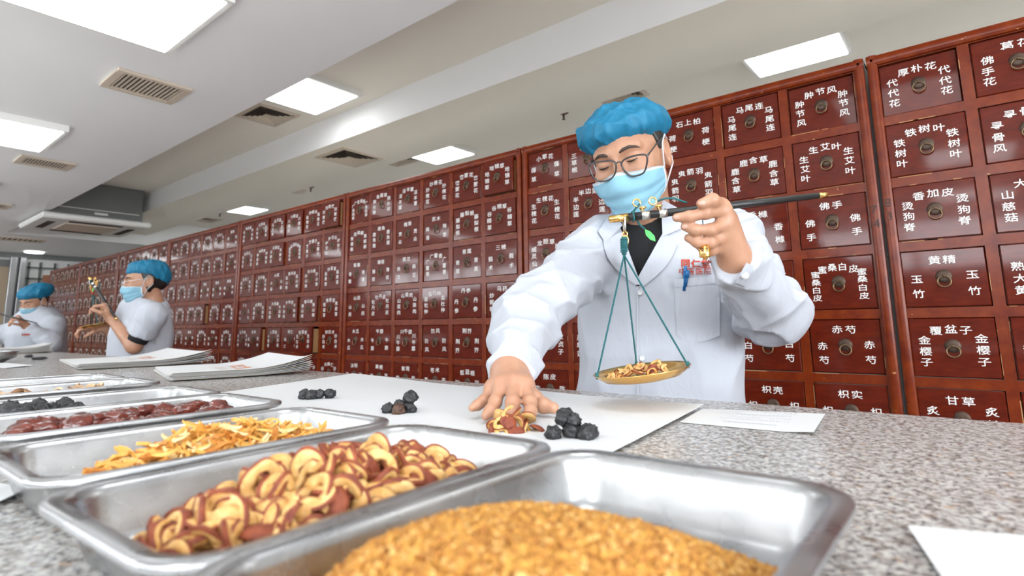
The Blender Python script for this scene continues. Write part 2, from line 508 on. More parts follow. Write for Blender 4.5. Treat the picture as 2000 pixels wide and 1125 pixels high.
# end wall fittings
XW = X0
t = empty('door_1', 'tan door in the end wall at the left edge', 'door', (XW, -0.62, 0)); t['kind'] = 'structure'
b = MB(); b.box((0, -0.45, 0), (0.04, 0.43, 2.02)); b.build('door_leaf', mat('tan_door', (0.42, 0.32, 0.22), 0.5), t)
b = MB(); b.box((0.04, 0.02, 1.35), (0.045, 0.30, 1.72)); b.build('notice', mat('pale_notice', (0.62, 0.68, 0.76), 0.5), t)
b = MB(); b.box((0, -0.45, 2.02), (0.05, 0.43, 2.12)); b.build('lintel', M['grey_metal'], t)
for k, (y, w, n) in enumerate(((-0.165, 0.055, 'steel column beside the tan door'), (-0.065, 0.05, 'steel column beside the lattice screen'))):
    b = MB(); b.box((XW, y - w, 0), (XW + 0.12, y + w * 0.4, 2.16), bev=0.006)
    tag(b.build('steel_column', M['steel_col']), n, 'column')
b = MB()
for y in (0.0, 0.13, 0.30, 0.46):
    b.box((0, y - 0.012, -0.55), (0.03, y + 0.012, 0.06))
for z in (-0.5, -0.35, -0.18, -0.02):
    b.box((0, -0.02, z - 0.012), (0.03, 0.62, z + 0.012))
tag(b.build('lattice_screen', mat('lattice_grey', (0.12, 0.13, 0.125), 0.5), None, False, (XW, 0.0, 2.05)), 'grey lattice strips on the end wall', 'screen')
b = MB(); b.box((XW, YF, Z1 - 0.07), (XW + 0.03, YB, Z1)); o = b.build('trim_1', M['grey_metal']); o['kind'] = 'structure'
b = MB(); b.box((-0.15, -0.13, 0), (0.15, 0.13, 0.24), bev=0.004)
sh = MB()
for z in (1.0, 1.35, 1.62):
    sh.box((-10.2, 0.06, z), (-9.72, 0.5, z + 0.035))
for x, y in ((-10.18, 0.08), (-9.74, 0.08), (-10.18, 0.48), (-9.74, 0.48)):
    sh.box((x - 0.015, y - 0.015, 0), (x + 0.015, y + 0.015, 1.66))
rk = tag(sh.build('storage_rack', mat('black_rack', (0.025, 0.025, 0.028), 0.5)), 'black metal rack standing beyond the last cabinet', 'rack')
bx = b.build('cardboard_box', mat('cardboard', (0.22, 0.085, 0.045), 0.8), None, False, (-9.95, 0.28, 1.66), (0, 0, 0.5))
tag(bx, 'brown cardboard box on top of the black rack', 'box')
b = MB(); b.box((-0.16, -0.14, 0), (0.16, 0.14, 0.22), bev=0.004)
bx = b.build('carton', mat('white_carton', (0.58, 0.58, 0.57), 0.7), None, False, (-9.96, 0.25, 1.386), (0, 0, 0.1))
tag(bx, 'pale carton on the middle shelf of the black rack', 'box')

# ------------------------------------------------------------------ counter
CZ = 1.0
CY0, CY1 = -2.15, -0.96
ctr = empty('service_counter', 'long dispensing counter with a speckled grey granite top', 'counter', (-3.4, (CY0 + CY1) / 2, 0))
b = MB(); b.box((-5.9, -0.595, 0.96), (5.2, 0.595, 1.0), bev=0.004); b.build('worktop', M['granite'], ctr)
b = MB(); b.box((-5.85, -0.50, 0.0), (5.15, 0.56, 0.96)); b.build('base', M['wall'], ctr)

# ------------------------------------------------------------------ lettering (built-in font outlines turned into thin meshes)
GLY = {}


def glyph(ch, off=0.008):
    if (ch, off) in GLY:
        return GLY[(ch, off)]
    cu = bpy.data.curves.new('glyph', 'FONT')
    cu.body = ch; cu.size = 1.0; cu.resolution_u = 2; cu.fill_mode = 'BOTH'; cu.offset = off
    cu.align_x = 'CENTER'
    o = bpy.data.objects.new('glyph', cu)
    COL.objects.link(o)
    dg = bpy.context.evaluated_depsgraph_get()
    me = bpy.data.meshes.new_from_object(o.evaluated_get(dg))
    n = len(me.vertices)
    v = np.zeros(n * 3); me.vertices.foreach_get('co', v); v = v.reshape(-1, 3)
    f = [tuple(p.vertices) for p in me.polygons]
    if n:
        v[:, 0] -= (v[:, 0].min() + v[:, 0].max()) / 2
        v[:, 1] -= (v[:, 1].min() + v[:, 1].max()) / 2
    bpy.data.objects.remove(o); bpy.data.curves.remove(cu); bpy.data.meshes.remove(me)
    ar = sum(abs(sum(v[p[i]][0] * v[p[(i + 1) % len(p)]][1] - v[p[(i + 1) % len(p)]][0] * v[p[i]][1] for i in range(len(p)))) for p in f)
    if off > 0 and ar < 1.0 * area_of(ch):
        GLY[(ch, off)] = GLY[(ch, 0.0)]
        return GLY[(ch, off)]
    GLY[(ch, off)] = (v[:, :2].copy() if n else np.zeros((0, 2)), f)
    return GLY[(ch, off)]


def area_of(ch):
    v, f = glyph(ch, 0.0)
    return sum(abs(sum(v[p[i]][0] * v[p[(i + 1) % len(p)]][1] - v[p[(i + 1) % len(p)]][0] * v[p[i]][1] for i in range(len(p)))) for p in f)


TEXTS = {}
TEXTS[0] = [['厚朴花/代代花', '葛花/佛手花', '金银花', '野菊花', '菊花', '红花'],
            ['铁树叶', '寻骨风', '桑叶', '枇杷叶', '大青叶', '荷叶'],
            ['香加皮/烫狗脊', '大腹皮/山慈菇', '地骨皮', '五加皮', '白鲜皮', '冬瓜皮'],
            ['黄精/玉竹', '酒大黄/熟大黄', '麦冬', '天冬', '百合', '石斛'],
            ['覆盆子/金樱子', '升麻/升麻', '五味子', '枸杞子', '车前子', '决明子'],
            ['甘草/炙甘草', '黄芪', '党参', '白术', '茯苓', '当归'],
            ['桂枝', '麻黄', '细辛', '羌活', '独活', '藁本']]
TEXTS[1] = [['小草花/葎草', '大草/三草根', '白茅根', '石上柏/荷梗', '马尾连', '肿节风'],
            ['生槐花', '半边莲', '半枝莲', '鬼箭羽', '鹿含草', '生艾叶'],
            ['龙胆草/威灵仙', '败酱草', '夏枯草', '木香', '香橼/香橼', '佛手/佛手'],
            ['秦艽', '防己', '木通', '通草', '王不留行', '蜜桑白皮'],
            ['女贞子', '墨旱莲', '桑椹', '何首乌', '白芍/白芍', '赤芍/赤芍'],
            ['陈皮/陈皮', '青皮', '厚朴', '苍术', '枳壳/枳壳', '枳实/枳实'],
            ['半夏', '天麻', '钩藤', '僵蚕', '地龙', '全蝎']]
TEXTS[2] = [['广金钱草', '鱼腥草/狭长柳', '淫羊藿', '炒槐花', '密蒙花', '地锦草'],
            ['盐槟榔/焦槟榔', '鹿角/鹿角霜', '檀香/贯众', '苏木/降香', '藤梨根', '谷精草'],
            ['香薷/香薷', '薄荷/薄荷', '佩兰/佩兰', '广藿香', '青蒿/青蒿', '三棱/莪术'],
            ['山药/山药', '牡丹皮', '山萸肉', '盐杜仲', '丹参/丹参', '乌药/炒槟榔'],
            ['木瓜/木瓜', '牛膝/牛膝', '川牛膝', '防风/防风', '荆芥/荆芥', '荆芥/荆芥穗'],
            ['决明/决明', '葛根/葛根', '紫菀/紫菀', '苍术/苍术', '板蓝根/防己', '连翘'],
            ['知母', '黄柏', '黄芩', '黄连', '栀子', '竹叶']]
TEXTS[3] = [['鸡血藤', '火炭母', '石见穿', '川槿皮', '炒槐米/盐槐花', '刘寄奴'],
            ['白及花', '伸筋草', '天葵花', '盐荔枝核', '莱菔子', '炉甘石'],
            ['苦地丁', '忍冬藤', '大蓟', '焦谷芽/盐山楂', '炒山楂', '炒麦芽/盐麦芽'],
            ['三七', '炙黄芪', '大血藤', '千年健', '焦山楂', '焦麦芽'],
            ['北沙参', '玄参', '小茴香', '桃仁', '炒苦杏/生白术', '炒白术'],
            ['木蝴蝶', '川芎', '红参', '泽兰', '麻仁/炒白芥', '火麻仁/炒枣仁'],
            ['川贝', '浙贝', '瓜蒌', '胆南星', '竹茹', '前胡']]
HERBS = '益母草 仙鹤草 白头翁 马齿苋 侧柏叶 紫苏叶 旋覆花 款冬花 鸡冠花 月季花 合欢皮 合欢花 远志 石菖蒲 郁金 姜黄 延胡索 五灵脂 穿山龙 路路通 丝瓜络 络石藤 海风藤 青风藤 桑寄生 续断 骨碎补 补骨脂 菟丝子 沙苑子 巴戟天 肉苁蓉 锁阳 仙茅 狗脊 杜仲叶 龟甲 鳖甲 牡蛎 龙骨 磁石 代赭石 石决明 珍珠母 茵陈 垂盆草 虎杖 地肤子 萹蓄 瞿麦 海金沙 石韦 冬葵子 灯心草 萆薢 土茯苓 白花蛇 蒲公英 紫花地丁 千里光 重楼 拳参'.split()
rr = random.Random(5)
for k in range(4, 8):
    TEXTS[k] = [[rr.choice(HERBS) for _ in range(6)] for _ in range(7)]

PITX, PITZ, S0 = 0.2106, 0.18317, 0.1203
DW, DH = 0.181, 0.152
ZROW1 = 1.7856
CABW, CABTOP = 1.3, 1.8932


def letter_mesh(text):
    v = []; f = []
    def put(ch, cx, cz, w, h):
        gv, gf = glyph(ch)
        if not len(gv):
            return
        b = len(v)
        jx = RND.uniform(-0.001, 0.001); jz = RND.uniform(-0.001, 0.001)
        for x, z in gv:
            v.append((cx + jx + x * w, 0.0, cz + jz + z * h))
        f.extend([tuple(b + i for i in q) for q in gf])
    top, side = (text.split('/') + [None])[:2]
    side = side or top
    n = len(top); sp = {1: 0, 2: 0.033, 3: 0.0315, 4: 0.0265, 5: 0.022}[n]
    w = {1: 0.029, 2: 0.029, 3: 0.028, 4: 0.025, 5: 0.021}[n]
    for i, ch in enumerate(top):
        u = i - (n - 1) / 2
        put(ch, u * sp, 0.048 - 0.0035 * u * u * (1 if n > 2 else 0), w, 0.024)
    n = len(side)
    zs = {1: [-0.01], 2: [0.0, -0.041], 3: [0.020, -0.010, -0.040], 4: [0.026, 0.003, -0.020, -0.043], 5: [0.03, 0.01, -0.01, -0.03, -0.05]}[n]
    for sx in (-1, 1):
        for ch, z in zip(side, zs):
            put(ch, sx * 0.060, z + (0.004 if sx > 0 else 0), 0.028 if n < 4 else 0.026, 0.024 if n < 4 else 0.021)
    me = mesh_np('lettering', v, f, [M['white_paint']])
    return me


def drawer_meshes():
    b = MB(); b.box((-DW / 2, 0.0, -DH / 2), (DW / 2, 0.018, DH / 2), bev=0.0022)
    flush = b.mesh('drawer', [M['drawer']])
    b = MB(); b.box((-DW / 2, 0.0, -DH / 2), (DW / 2, 0.016, DH / 2), bev=0.0022)
    b.box((-DW / 2 + 0.004, 0.016, -DH / 2 + 0.004), (DW / 2 - 0.004, 0.28, DH / 2 - 0.012), 1)
    pulled = b.mesh('drawer_pulled', [M['drawer'], M['raw']])
    b = MB(); b.lathe([(0, -0.0035), (0.010, -0.0034), (0.0165, -0.002), (0.018, 0.0)], 24, axis='y')
    plate = b.mesh('ring_plate', [M['brass_plate']], True)
    b = MB()
    R = 0.0145
    b.tube([(R * math.cos(a), 0, R * math.sin(a)) for a in np.linspace(0, 2 * math.pi, 24, endpoint=False)], 0.0021, 6, closed=True)
    ring = b.mesh('ring', [M['brass_old']], True)
    b = MB(); b.tube([(0, 0.002, 0), (0, -0.006, 0.0005), (0, -0.008, -0.002), (0, -0.006, -0.004)], 0.0018, 6)
    stem = b.mesh('ring_staple', [M['brass_old']], True)
    return flush, pulled, plate, ring, stem


D_FLUSH, D_PULL, D_PLATE, D_RING, D_STEM = drawer_meshes()
PULLED = {(0, 0, 0): -0.010, (1, 0, 5): -0.012, (2, 0, 5): 0.022, (2, 1, 5): 0.008, (3, 0, 5): 0.03, (3, 4, 4): 0.045, (3, 4, 1): 0.028, (3, 0, 2): 0.012, (3, 0, 1): 0.012, (3, 0, 3): 0.014,
          (3, 0, 4): 0.01, (3, 1, 2): 0.014, (3, 3, 3): 0.02, (3, 3, 4): 0.018, (3, 2, 3): 0.012, (4, 3, 3): 0.03, (4, 0, 0): 0.0, (6, 3, 2): 0.02, (2, 0, 1): 0.006}
CAB_LABEL = {0: 'dark red herb cabinet at the right edge with drawers 厚朴花 and 覆盆子', 1: 'dark red herb cabinet behind the man in glasses, with drawers 肿节风 and 赤芍',
             2: 'dark red herb cabinet with drawers 地锦草 and 牡丹皮, left of the man in glasses', 3: 'herb cabinet with drawers 刘寄奴 and 焦麦芽, one drawer pulled out low down',
             4: 'herb cabinet just right of the blue cap of the woman with short sleeves', 5: 'herb cabinet directly behind the woman with short sleeves',
             6: 'second farthest herb cabinet, seen past the small scale of the woman', 7: 'farthest herb cabinet at the end of the row, beside the black rack'}


def cabinet(k):
    x0 = -CABW * k
    t = empty('medicine_cabinet', CAB_LABEL[k], 'cabinet', (x0, 0, 0), group='wall of herb drawer cabinets')
    gp = 0.0035
    rj = random.Random(100 + k)
    # frame with openings
    b = MB()
    colx = [S0 + PITX * c for c in range(6)]
    rowz = [ZROW1 - 0.004 - PITZ * r for r in range(7)]
    xl, xr = gp, CABW - gp
    zt = CABTOP
    zb = rowz[-1] - PITZ / 2 - 0.01
    sw = colx[0] - DW / 2 - 0.003            # side stile width up to first drawer
    def bead(x_a, x_b, z_a, z_b, vert):
        # rounded frame member, profile bulging to -y
        n = 7
        vs = []
        for i in range(n + 1):
            a = math.pi * i / n
            c = 0.5 - 0.5 * math.cos(a); yy = -0.011 * math.sin(a) ** 0.6
            if vert:
                vs += [(x_a + (x_b - x_a) * c, yy, z_a), (x_a + (x_b - x_a) * c, yy, z_b)]
            else:
                vs += [(x_a, yy, z_a + (z_b - z_a) * c), (x_b, yy, z_a + (z_b - z_a) * c)]
        fs = [(2 * i, 2 * i + 1, 2 * i + 3, 2 * i + 2) for i in range(n)]
        b.add(vs, [q[::-1] for q in fs] if vert else fs)
    bead(xl, xl + 0.027, 0.0, zt, True); bead(xr - 0.027, xr, 0.0, zt, True)
    bead(xl, xr, zt - 0.032, zt, False)
    b.box((xl, 0.0, 0.0), (colx[0] - DW / 2 - 0.002, 0.02, zt)); b.box((colx[5] + DW / 2 + 0.002, 0.0, 0.0), (xr, 0.02, zt))
    for c in range(5):
        b.box((colx[c] + DW / 2 + 0.002, 0.0, zb), (colx[c + 1] - DW / 2 - 0.002, 0.02, zt - 0.02))
    e0 = colx[0] - DW / 2 - 0.002; e1 = colx[5] + DW / 2 + 0.002
    b.box((e0, 0.0005, rowz[0] + DH / 2 + 0.002), (e1, 0.0205, zt))
    for r in range(7):
        za = rowz[r + 1] + DH / 2 + 0.002 if r < 6 else 0.0
        b.box((e0, 0.0005, za), (e1, 0.0205, rowz[r] - DH / 2 - 0.002))
    b.box((xl, 0.02, 0.0), (xl + 0.015, 0.46, zt)); b.box((xr - 0.015, 0.02, 0.0), (xr, 0.46, zt)); b.box((xl, 0.02, zt - 0.015), (xr, 0.46, zt), 2)
    # worn bare edges of the openings
    for r in range(6):
        for c in range(6):
            for _ in range(rj.randint(1, 4)):
                side = rj.choice('bblrt')
                ln = rj.uniform(0.01, 0.11) * (1 if side in 'bl' else 0.5); wd = rj.uniform(0.0008, 0.0022)
                ox = colx[c]; oz = rowz[r]
                if side in 'bt':
                    z = oz - DH / 2 - 0.002 if side == 'b' else oz + DH / 2 + 0.002
                    a = ox - DW / 2 + rj.uniform(0, DW - ln)
                    b.box((a, -0.0006, z - wd if side == 'b' else z), (a + ln, 0.004, z if side == 'b' else z + wd), 1)
                else:
                    x = ox - DW / 2 - 0.002 if side == 'l' else ox + DW / 2 + 0.002
                    a = oz - DH / 2 + rj.uniform(0, DH - ln)
                    b.box((x - wd if side == 'l' else x, -0.0006, a), (x if side == 'l' else x + wd, 0.004, a + ln), 1)
    fr = b.build('frame', [M['frame'], M['wear'], M['pale_top']], t)
    auto_smooth(fr, 40)
    b = MB(); b.box((xl + 0.016, 0.30, 0.02), (xr - 0.016, 0.31, zt - 0.016)); b.build('back_panel', M['dark'], t)
    for r in range(7):
        for c in range(6):
            yo = PULLED.get((k, r, c), None)
            pulled = yo is not None and yo > 0.004
            if yo is None:
                yo = rj.choice([0.0, 0.0, 0.001, -0.002, 0.003, -0.004, 0.004])
            d = link('drawer', D_PULL if pulled else D_FLUSH, t, (colx[c], -yo - 0.0005, rowz[r]), (rj.gauss(0, 0.006), 0, rj.gauss(0, 0.008)))
            if k == 3 and (r, c) == (4, 4):
                d['label'] = 'drawer pulled well out of the cabinet'
            link('lettering', letter_mesh(TEXTS[k][r][c]), d, (0, -0.0007, 0))
            pz = 0.004
            link('plate', D_PLATE, d, (0, -0.0002, pz))
            tilt = rj.uniform(-0.25, 0.25)
            rg = link('ring', D_RING, d, (0.0, -0.0075, pz - 0.014), (-0.12, 0, tilt))
            if k == 3 and (r, c) == (4, 4):
                rg.location = (0, -0.012, pz + 0.012)
            link('staple', D_STEM, d, (0, -0.003, pz + 0.002))
    # stile scribbles (pencil numerals) on the two nearest cabinets
    def scribble(s, x, z, h):
        gv, gf = glyph(s, 0.0)
        me = mesh_np('pencil_mark', [(x + a * h, 0, z + bb * h) for a, bb in gv], gf, [M['pencil']])
        link('pencil_mark', me, fr, (0, -0.0117, 0))
    if k == 1:
        scribble('7', CABW - 0.018, 1.435, 0.036); scribble('4', CABW - 0.016, 1.395, 0.036)
    if k == 0:
        scribble('8', 0.017, 1.45, 0.034); scribble('3', 0.017, 1.412, 0.034)
    return t


M['pale_top'] = mat('pale_bounce_top', (0.55, 0.50, 0.43), 0.9)  # cabinet tops made pale to bounce light onto the beam soffit
M['pencil'] = mat('pencil_graphite', (0.05, 0.02, 0.015), 0.6)
for k in range(8):
    cabinet(k)

# ------------------------------------------------------------------ trays
def steel():
    m = mat('stainless_steel', (0.50, 0.505, 0.515), 0.30, metal=1.0)
    mp, nz, cr = noise_col(m, [(0.35, (0.38, 0.385, 0.395)), (0.7, (0.54, 0.545, 0.55))], scale=12, detail=5, stretch=(1, 1, 3))
    L(m, cr.outputs[0], bsdf(m).inputs['Base Color'])
    n2 = N(m, 'ShaderNodeTexNoise'); n2.inputs['Scale'].default_value = 25; n2.inputs['Detail'].default_value = 6
    tc = N(m, 'ShaderNodeTexCoord'); L(m, tc.outputs['Object'], n2.inputs['Vector'])
    r = N(m, 'ShaderNodeMapRange'); r.inputs['From Min'].default_value = 0.35; r.inputs['From Max'].default_value = 0.7
    r.inputs['To Min'].default_value = 0.22; r.inputs['To Max'].default_value = 0.40
    L(m, n2.outputs['Fac'], r.inputs[0]); L(m, r.outputs[0], bsdf(m).inputs['Roughness'])
    return m


M['steel'] = steel()


def rrect(hx, hy, r, n=7):
    out = []
    for cx, cy, a0 in ((hx - r, hy - r, 0), (-hx + r, hy - r, 90), (-hx + r, -hy + r, 180), (hx - r, -hy + r, 270)):
        for i in range(n + 1):
            a = math.radians(a0 + 90 * i / n)
            out.append((cx + r * math.cos(a), cy + r * math.sin(a)))
    return out


def tray_mesh(Wd, Ln, H=0.036):
    prof = [(0.0030, H - 0.006), (0.0004, H - 0.0045), (0.0, H - 0.0015), (0.0012, H), (0.0035, H + 0.0004), (0.0095, H), (0.0120, H - 0.0015), (0.0135, H - 0.006), (0.0205, 0.009), (0.0230, 0.0045), (0.0275, 0.0022), (0.033, 0.0018)]
    outer = [(0.0120, H - 0.0065), (0.0190, 0.009), (0.0215, 0.0030), (0.027, 0.0)]
    v = []; f = []
    rings = prof[::1]
    full = outer[::-1] + prof          # bottom outside -> up -> rim -> inside down
    k = None
    for d, z in full:
        rr_ = max(0.034 - d * 0.7, 0.008)
        ring = rrect(Wd / 2 - d, Ln / 2 - d, rr_)
        k = len(ring)
        v += [(x, y, z) for x, y in ring]
    for i in range(len(full) - 1):
        for j in range(k):
            j2 = (j + 1) % k
            f.append((i * k + j, i * k + j2, (i + 1) * k + j2, (i + 1) * k + j))
    f.append(tuple(range(k))[::-1])
    b = (len(full) - 1) * k
    f.append(tuple(b + j for j in range(k)))
    me = mesh_np('tray', v, f, [M['steel']], None, True)
    me.set_sharp_from_angle(angle=math.radians(50))
    return me


TRAY_L = 0.284
TRAYS = {}
for key, cx, cy, rot, wd, lab in (
        ('grain', -0.152, 0.230, 0.4, 0.192, 'stainless steel tray heaped with yellow grains, nearest the camera'),
        ('haw', -0.338, 0.230, 2.2, 0.182, 'stainless steel tray of red and cream hawthorn slices'),
        ('root', -0.533, 0.233, 0.8, 0.180, 'stainless steel tray of orange root strips'),
        ('date', -0.757, 0.244, 0.5, 0.182, 'stainless steel tray with a row of dark red wrinkled dates'),
        ('plum', -0.932, 0.248, 0.3, 0.176, 'stainless steel tray with black dried plums'),
        ('chip', -1.196, 0.260, 0.2, 0.182, 'stainless steel tray with a few tan root slices'),
        ('none', -1.372, 0.258, 0.0, 0.182, 'nearly empty stainless steel tray, farthest of the row'),
):
    o = link('steel_tray', tray_mesh(wd, TRAY_L), None, (CAM[0] + cx, CAM[1] + cy, CZ), (0, 0, math.radians(rot)))
    tag(o, lab, 'tray', 'stainless steel trays on the counter')
    TRAYS[key] = (o, wd)


def tray_pt(key, u, v, z):
    o, wd = TRAYS[key]
    a = o.rotation_euler[2]
    return (o.location[0] + u * math.cos(a) - v * math.sin(a), o.location[1] + u * math.sin(a) + v * math.cos(a), CZ + z)


# ------------------------------------------------------------------ herbs
def flesh_mat(name, c0, c1, rough=0.6, scale=120, sss=0.0, coat=0.0):
    m = mat(name, c0, rough, coat=coat)
    mp, nz, cr = noise_col(m, [(0.35, c0), (0.65, c1)], scale=scale, detail=4)
    L(m, cr.outputs[0], bsdf(m).inputs['Base Color'])
    bump(m, nz.outputs['Fac'], 0.5, 0.001)
    return m


M['haw_skin'] = flesh_mat('hawthorn_skin', (0.15, 0.026, 0.011), (0.29, 0.068, 0.026), 0.65, 90)
M['haw_flesh'] = flesh_mat('hawthorn_flesh', (0.58, 0.29, 0.075), (0.76, 0.50, 0.20), 0.6, 140)
M['root1'] = flesh_mat('root_strip', (0.66, 0.30, 0.045), (0.80, 0.46, 0.12), 0.6, 90)
M['root2'] = flesh_mat('root_strip_dark', (0.46, 0.15, 0.02), (0.70, 0.30, 0.05), 0.6, 90)
M['root3'] = flesh_mat('root_strip_pale', (0.74, 0.50, 0.20), (0.84, 0.66, 0.36), 0.6, 90)
M['date'] = flesh_mat('date_skin', (0.075, 0.012, 0.008), (0.17, 0.032, 0.018), 0.22, 70, coat=0.6)
M['plum'] = flesh_mat('plum_skin', (0.010, 0.010, 0.011), (0.035, 0.034, 0.035), 0.5, 120)
M['plum_b'] = flesh_mat('plum_skin_brown', (0.05, 0.022, 0.014), (0.10, 0.05, 0.03), 0.5, 120)
M['chip'] = flesh_mat('tan_slice', (0.42, 0.25, 0.13), (0.66, 0.46, 0.28), 0.7, 80)
M['chip_rim'] = flesh_mat('tan_slice_rim', (0.14, 0.07, 0.035), (0.24, 0.13, 0.07), 0.7, 80)


def smooth_noise(seed, n=5):
    r = np.random.RandomState(seed)
    ph = r.rand(n) * 6.28; am = r.randn(n) / np.arange(1, n + 1)
    return lambda a: sum(am[i] * np.cos((i + 1) * a + ph[i]) for i in range(n))


def haw_mesh(seed):
    r = random.Random(seed)
    nA = 26
    R = 0.0125; ri = r.uniform(0.0046, 0.0070); th = r.uniform(0.0036, 0.0052)
    fn = smooth_noise(seed); fn2 = smooth_noise(seed + 50); fn3 = smooth_noise(seed + 90)
    arc = 2 * math.pi if seed % 5 else 1.25 * math.pi
    closed = arc > 6
    prof = [(0.0, 0.30, 1), (0.0, -0.30, 1), (0.35, -0.5, 1), (0.8, -0.36, 1), (1.0, 0.0, 0), (0.86, 0.36, 0), (0.4, 0.5, 1)]
    k = len(prof)
    v = []; f = []; mi = []
    n = nA if closed else nA + 1
    for i in range(n):
        a = arc * i / nA
        Ro = R * (1 + 0.07 * fn(a)); Ri = ri * (1 + 0.16 * fn2(a))
        zc = 0.0014 * math.cos(2 * a + r.random() * 0) + 0.0008 * fn3(a)
        for q, z, _ in prof:
            rad = Ri + (Ro - Ri) * q
            v.append((rad * math.cos(a) * 1.08, rad * math.sin(a) * 0.92, zc + z * th * (1 + 0.12 * fn3(a + q))))
    for i in range(nA):
        j = (i + 1) % n
        for p in range(k):
            p2 = (p + 1) % k
            f.append((i * k + p, i * k + p2, j * k + p2, j * k + p))
            mi.append(1 if p in (3, 4) else 0)
    if not closed:
        f.append(tuple(range(k))); mi.append(0)
        f.append(tuple(nA * k + p for p in range(k))[::-1]); mi.append(0)
    # f orientation: flip so normals point out
    f = [q[::-1] for q in f]
    me = mesh_np('hawthorn_slice', v, f, [M['haw_flesh'], M['haw_skin']], mi, True)
    me.set_sharp_from_angle(angle=math.radians(55))
    return me


HAW = [haw_mesh(i) for i in range(1, 9)]


def cup_mesh(seed):
    """end slice of the fruit: a skin cap"""
    fn = smooth_noise(seed)
    v = []; f = []; mi = []
    nA, nR = 22, 6
    for s in range(nR + 1):
        q = s / nR
        for i in range(nA):
            a = 2 * math.pi * i / nA
            rad = 0.0118 * math.sin(q * math.pi / 2) * (1 + 0.1 * fn(a) * q)
            v.append((rad * math.cos(a), rad * math.sin(a), 0.0065 * math.cos(q * math.pi / 2) * (1 + 0.15 * fn(2 * a + 1) * (q))))
    for s in range(nR):
        for i in range(nA):
            j = (i + 1) % nA
            f.append((s * nA + i, (s + 1) * nA + i, (s + 1) * nA + j, s * nA + j)); mi.append(1)
    b = len(v); v.append((0, 0, 0.0018))
    for i in range(nA):
        f.append((nR * nA + (i + 1) % nA, nR * nA + i, b)); mi.append(0)
    return mesh_np('hawthorn_slice', v, f, [M['haw_flesh'], M['haw_skin']], mi, True)


HAW += [haw_mesh(i) for i in range(11, 15)] + [cup_mesh(40), cup_mesh(41)]


def strip_mesh(seed, mm):
    r = random.Random(seed)
    n = 6; ln = r.uniform(0.013, 0.024); w = r.uniform(0.0030, 0.0056); th = r.uniform(0.0006, 0.0013)
    bend = r.uniform(-0.002, 0.0035); tw = r.uniform(-0.9, 0.9)
    v = []; f = []
    for i in range(n + 1):
        q = i / n * 2 - 1
        ww = w * (1 - 0.75 * q * q) * (1 + 0.25 * math.sin(5 * q + seed)); a = tw * q
        c, s = math.cos(a), math.sin(a)
        x = ln / 2 * q; z0 = bend * q * q; y0 = 0.002 * math.sin(2.2 * q + seed)
        for dy, dz in ((-ww / 2, -th), (ww / 2, -th), (ww / 2 * 0.8, th), (-ww / 2 * 0.8, th)):
            v.append((x, y0 + dy * c - dz * s, z0 + dy * s + dz * c))
    for i in range(n):
        for p in range(4):
            p2 = (p + 1) % 4
            f.append((i * 4 + p, i * 4 + p2, i * 4 + 4 + p2, i * 4 + 4 + p))
    f.append((0, 1, 2, 3)); f.append((n * 4 + 3, n * 4 + 2, n * 4 + 1, n * 4))
    f = [q[::-1] for q in f]
    return mesh_np('root_strip', v, f, [mm], None, False)


STRIPS = [strip_mesh(i, M[('root1', 'root1', 'root2', 'root3', 'root1')[i % 5]]) for i in range(15)]


def lump_mesh(seed, sx, sy, sz, wr, m, name, sub=3):
    import bmesh
    bm = bmesh.new(); bmesh.ops.create_icosphere(bm, subdivisions=sub, radius=1.0)
    r = np.random.RandomState(seed)
    dirs = r.randn(14, 3); dirs /= np.linalg.norm(dirs, axis=1)[:, None]
    fr = r.uniform(4, 9, 14); ph = r.rand(14) * 6.28
    for vt in bm.verts:
        p = np.array(vt.co)
        d = sum(np.sin(fr[i] * p.dot(dirs[i]) + ph[i] + 1.5 * math.sin(3 * p[i % 3] + ph[i])) for i in range(14)) / 14
        q = p * (1 + wr * 2.2 * d - wr * 0.8 * abs(math.sin(7 * p[0] + 4 * p[1] + seed + 2 * p[2])))
        vt.co = (q[0] * sx, q[1] * sy, q[2] * sz)
    me = bpy.data.meshes.new(name); bm.to_mesh(me); bm.free()
    me.materials.append(m)
    me.polygons.foreach_set('use_smooth', np.ones(len(me.polygons), bool))
    return me


DATES = [lump_mesh(i, 0.0135, 0.0105, 0.0072, 0.16, M['date'], 'dried_date') for i in range(5)]
PLUMS = [lump_mesh(20 + i, 0.0118, 0.0108, 0.0098, 0.17, M['plum'], 'black_plum', 4) for i in range(5)]
PLUMB = lump_mesh(31, 0.0105, 0.0095, 0.0095, 0.17, M['plum_b'], 'black_plum', 4)


def chip_mesh(seed):
    fn = smooth_noise(seed); n = 22
    R = 0.0125
    v = []; f = []; mi = []
    for z in (-0.0014, 0.0014):
        for i in range(n):
            a = 2 * math.pi * i / n
            rad = R * (1 + 0.08 * fn(a))
            v.append((rad * 1.25 * math.cos(a), rad * 0.8 * math.sin(a), z + 0.003 * (math.cos(a) ** 2)))
    f.append(tuple(range(n))[::-1]); mi.append(0); f.append(tuple(range(n, 2 * n))); mi.append(0)
    for i in range(n):
        j = (i + 1) % n
        f.append((i, j, n + j, n + i)); mi.append(1)
    return mesh_np('root_slice', v, f, [M['chip'], M['chip_rim']], mi)


CHIPS = [chip_mesh(60 + i) for i in range(4)]


def scatter(meshes, name, label, cat, group, spots, rng, tilt=0.6, scale=(0.85, 1.15), flat=False):
    for (x, y, z) in spots:
        o = link(name, rng.choice(meshes), None, (x, y, z), (rng.gauss(0, tilt), rng.gauss(0, tilt), rng.uniform(0, 6.28)))
        s = rng.uniform(*scale); o.scale = (s, s, s)
        tag(o, label, cat, group)


# hawthorn in its tray: a long mound
rg = random.Random(11)


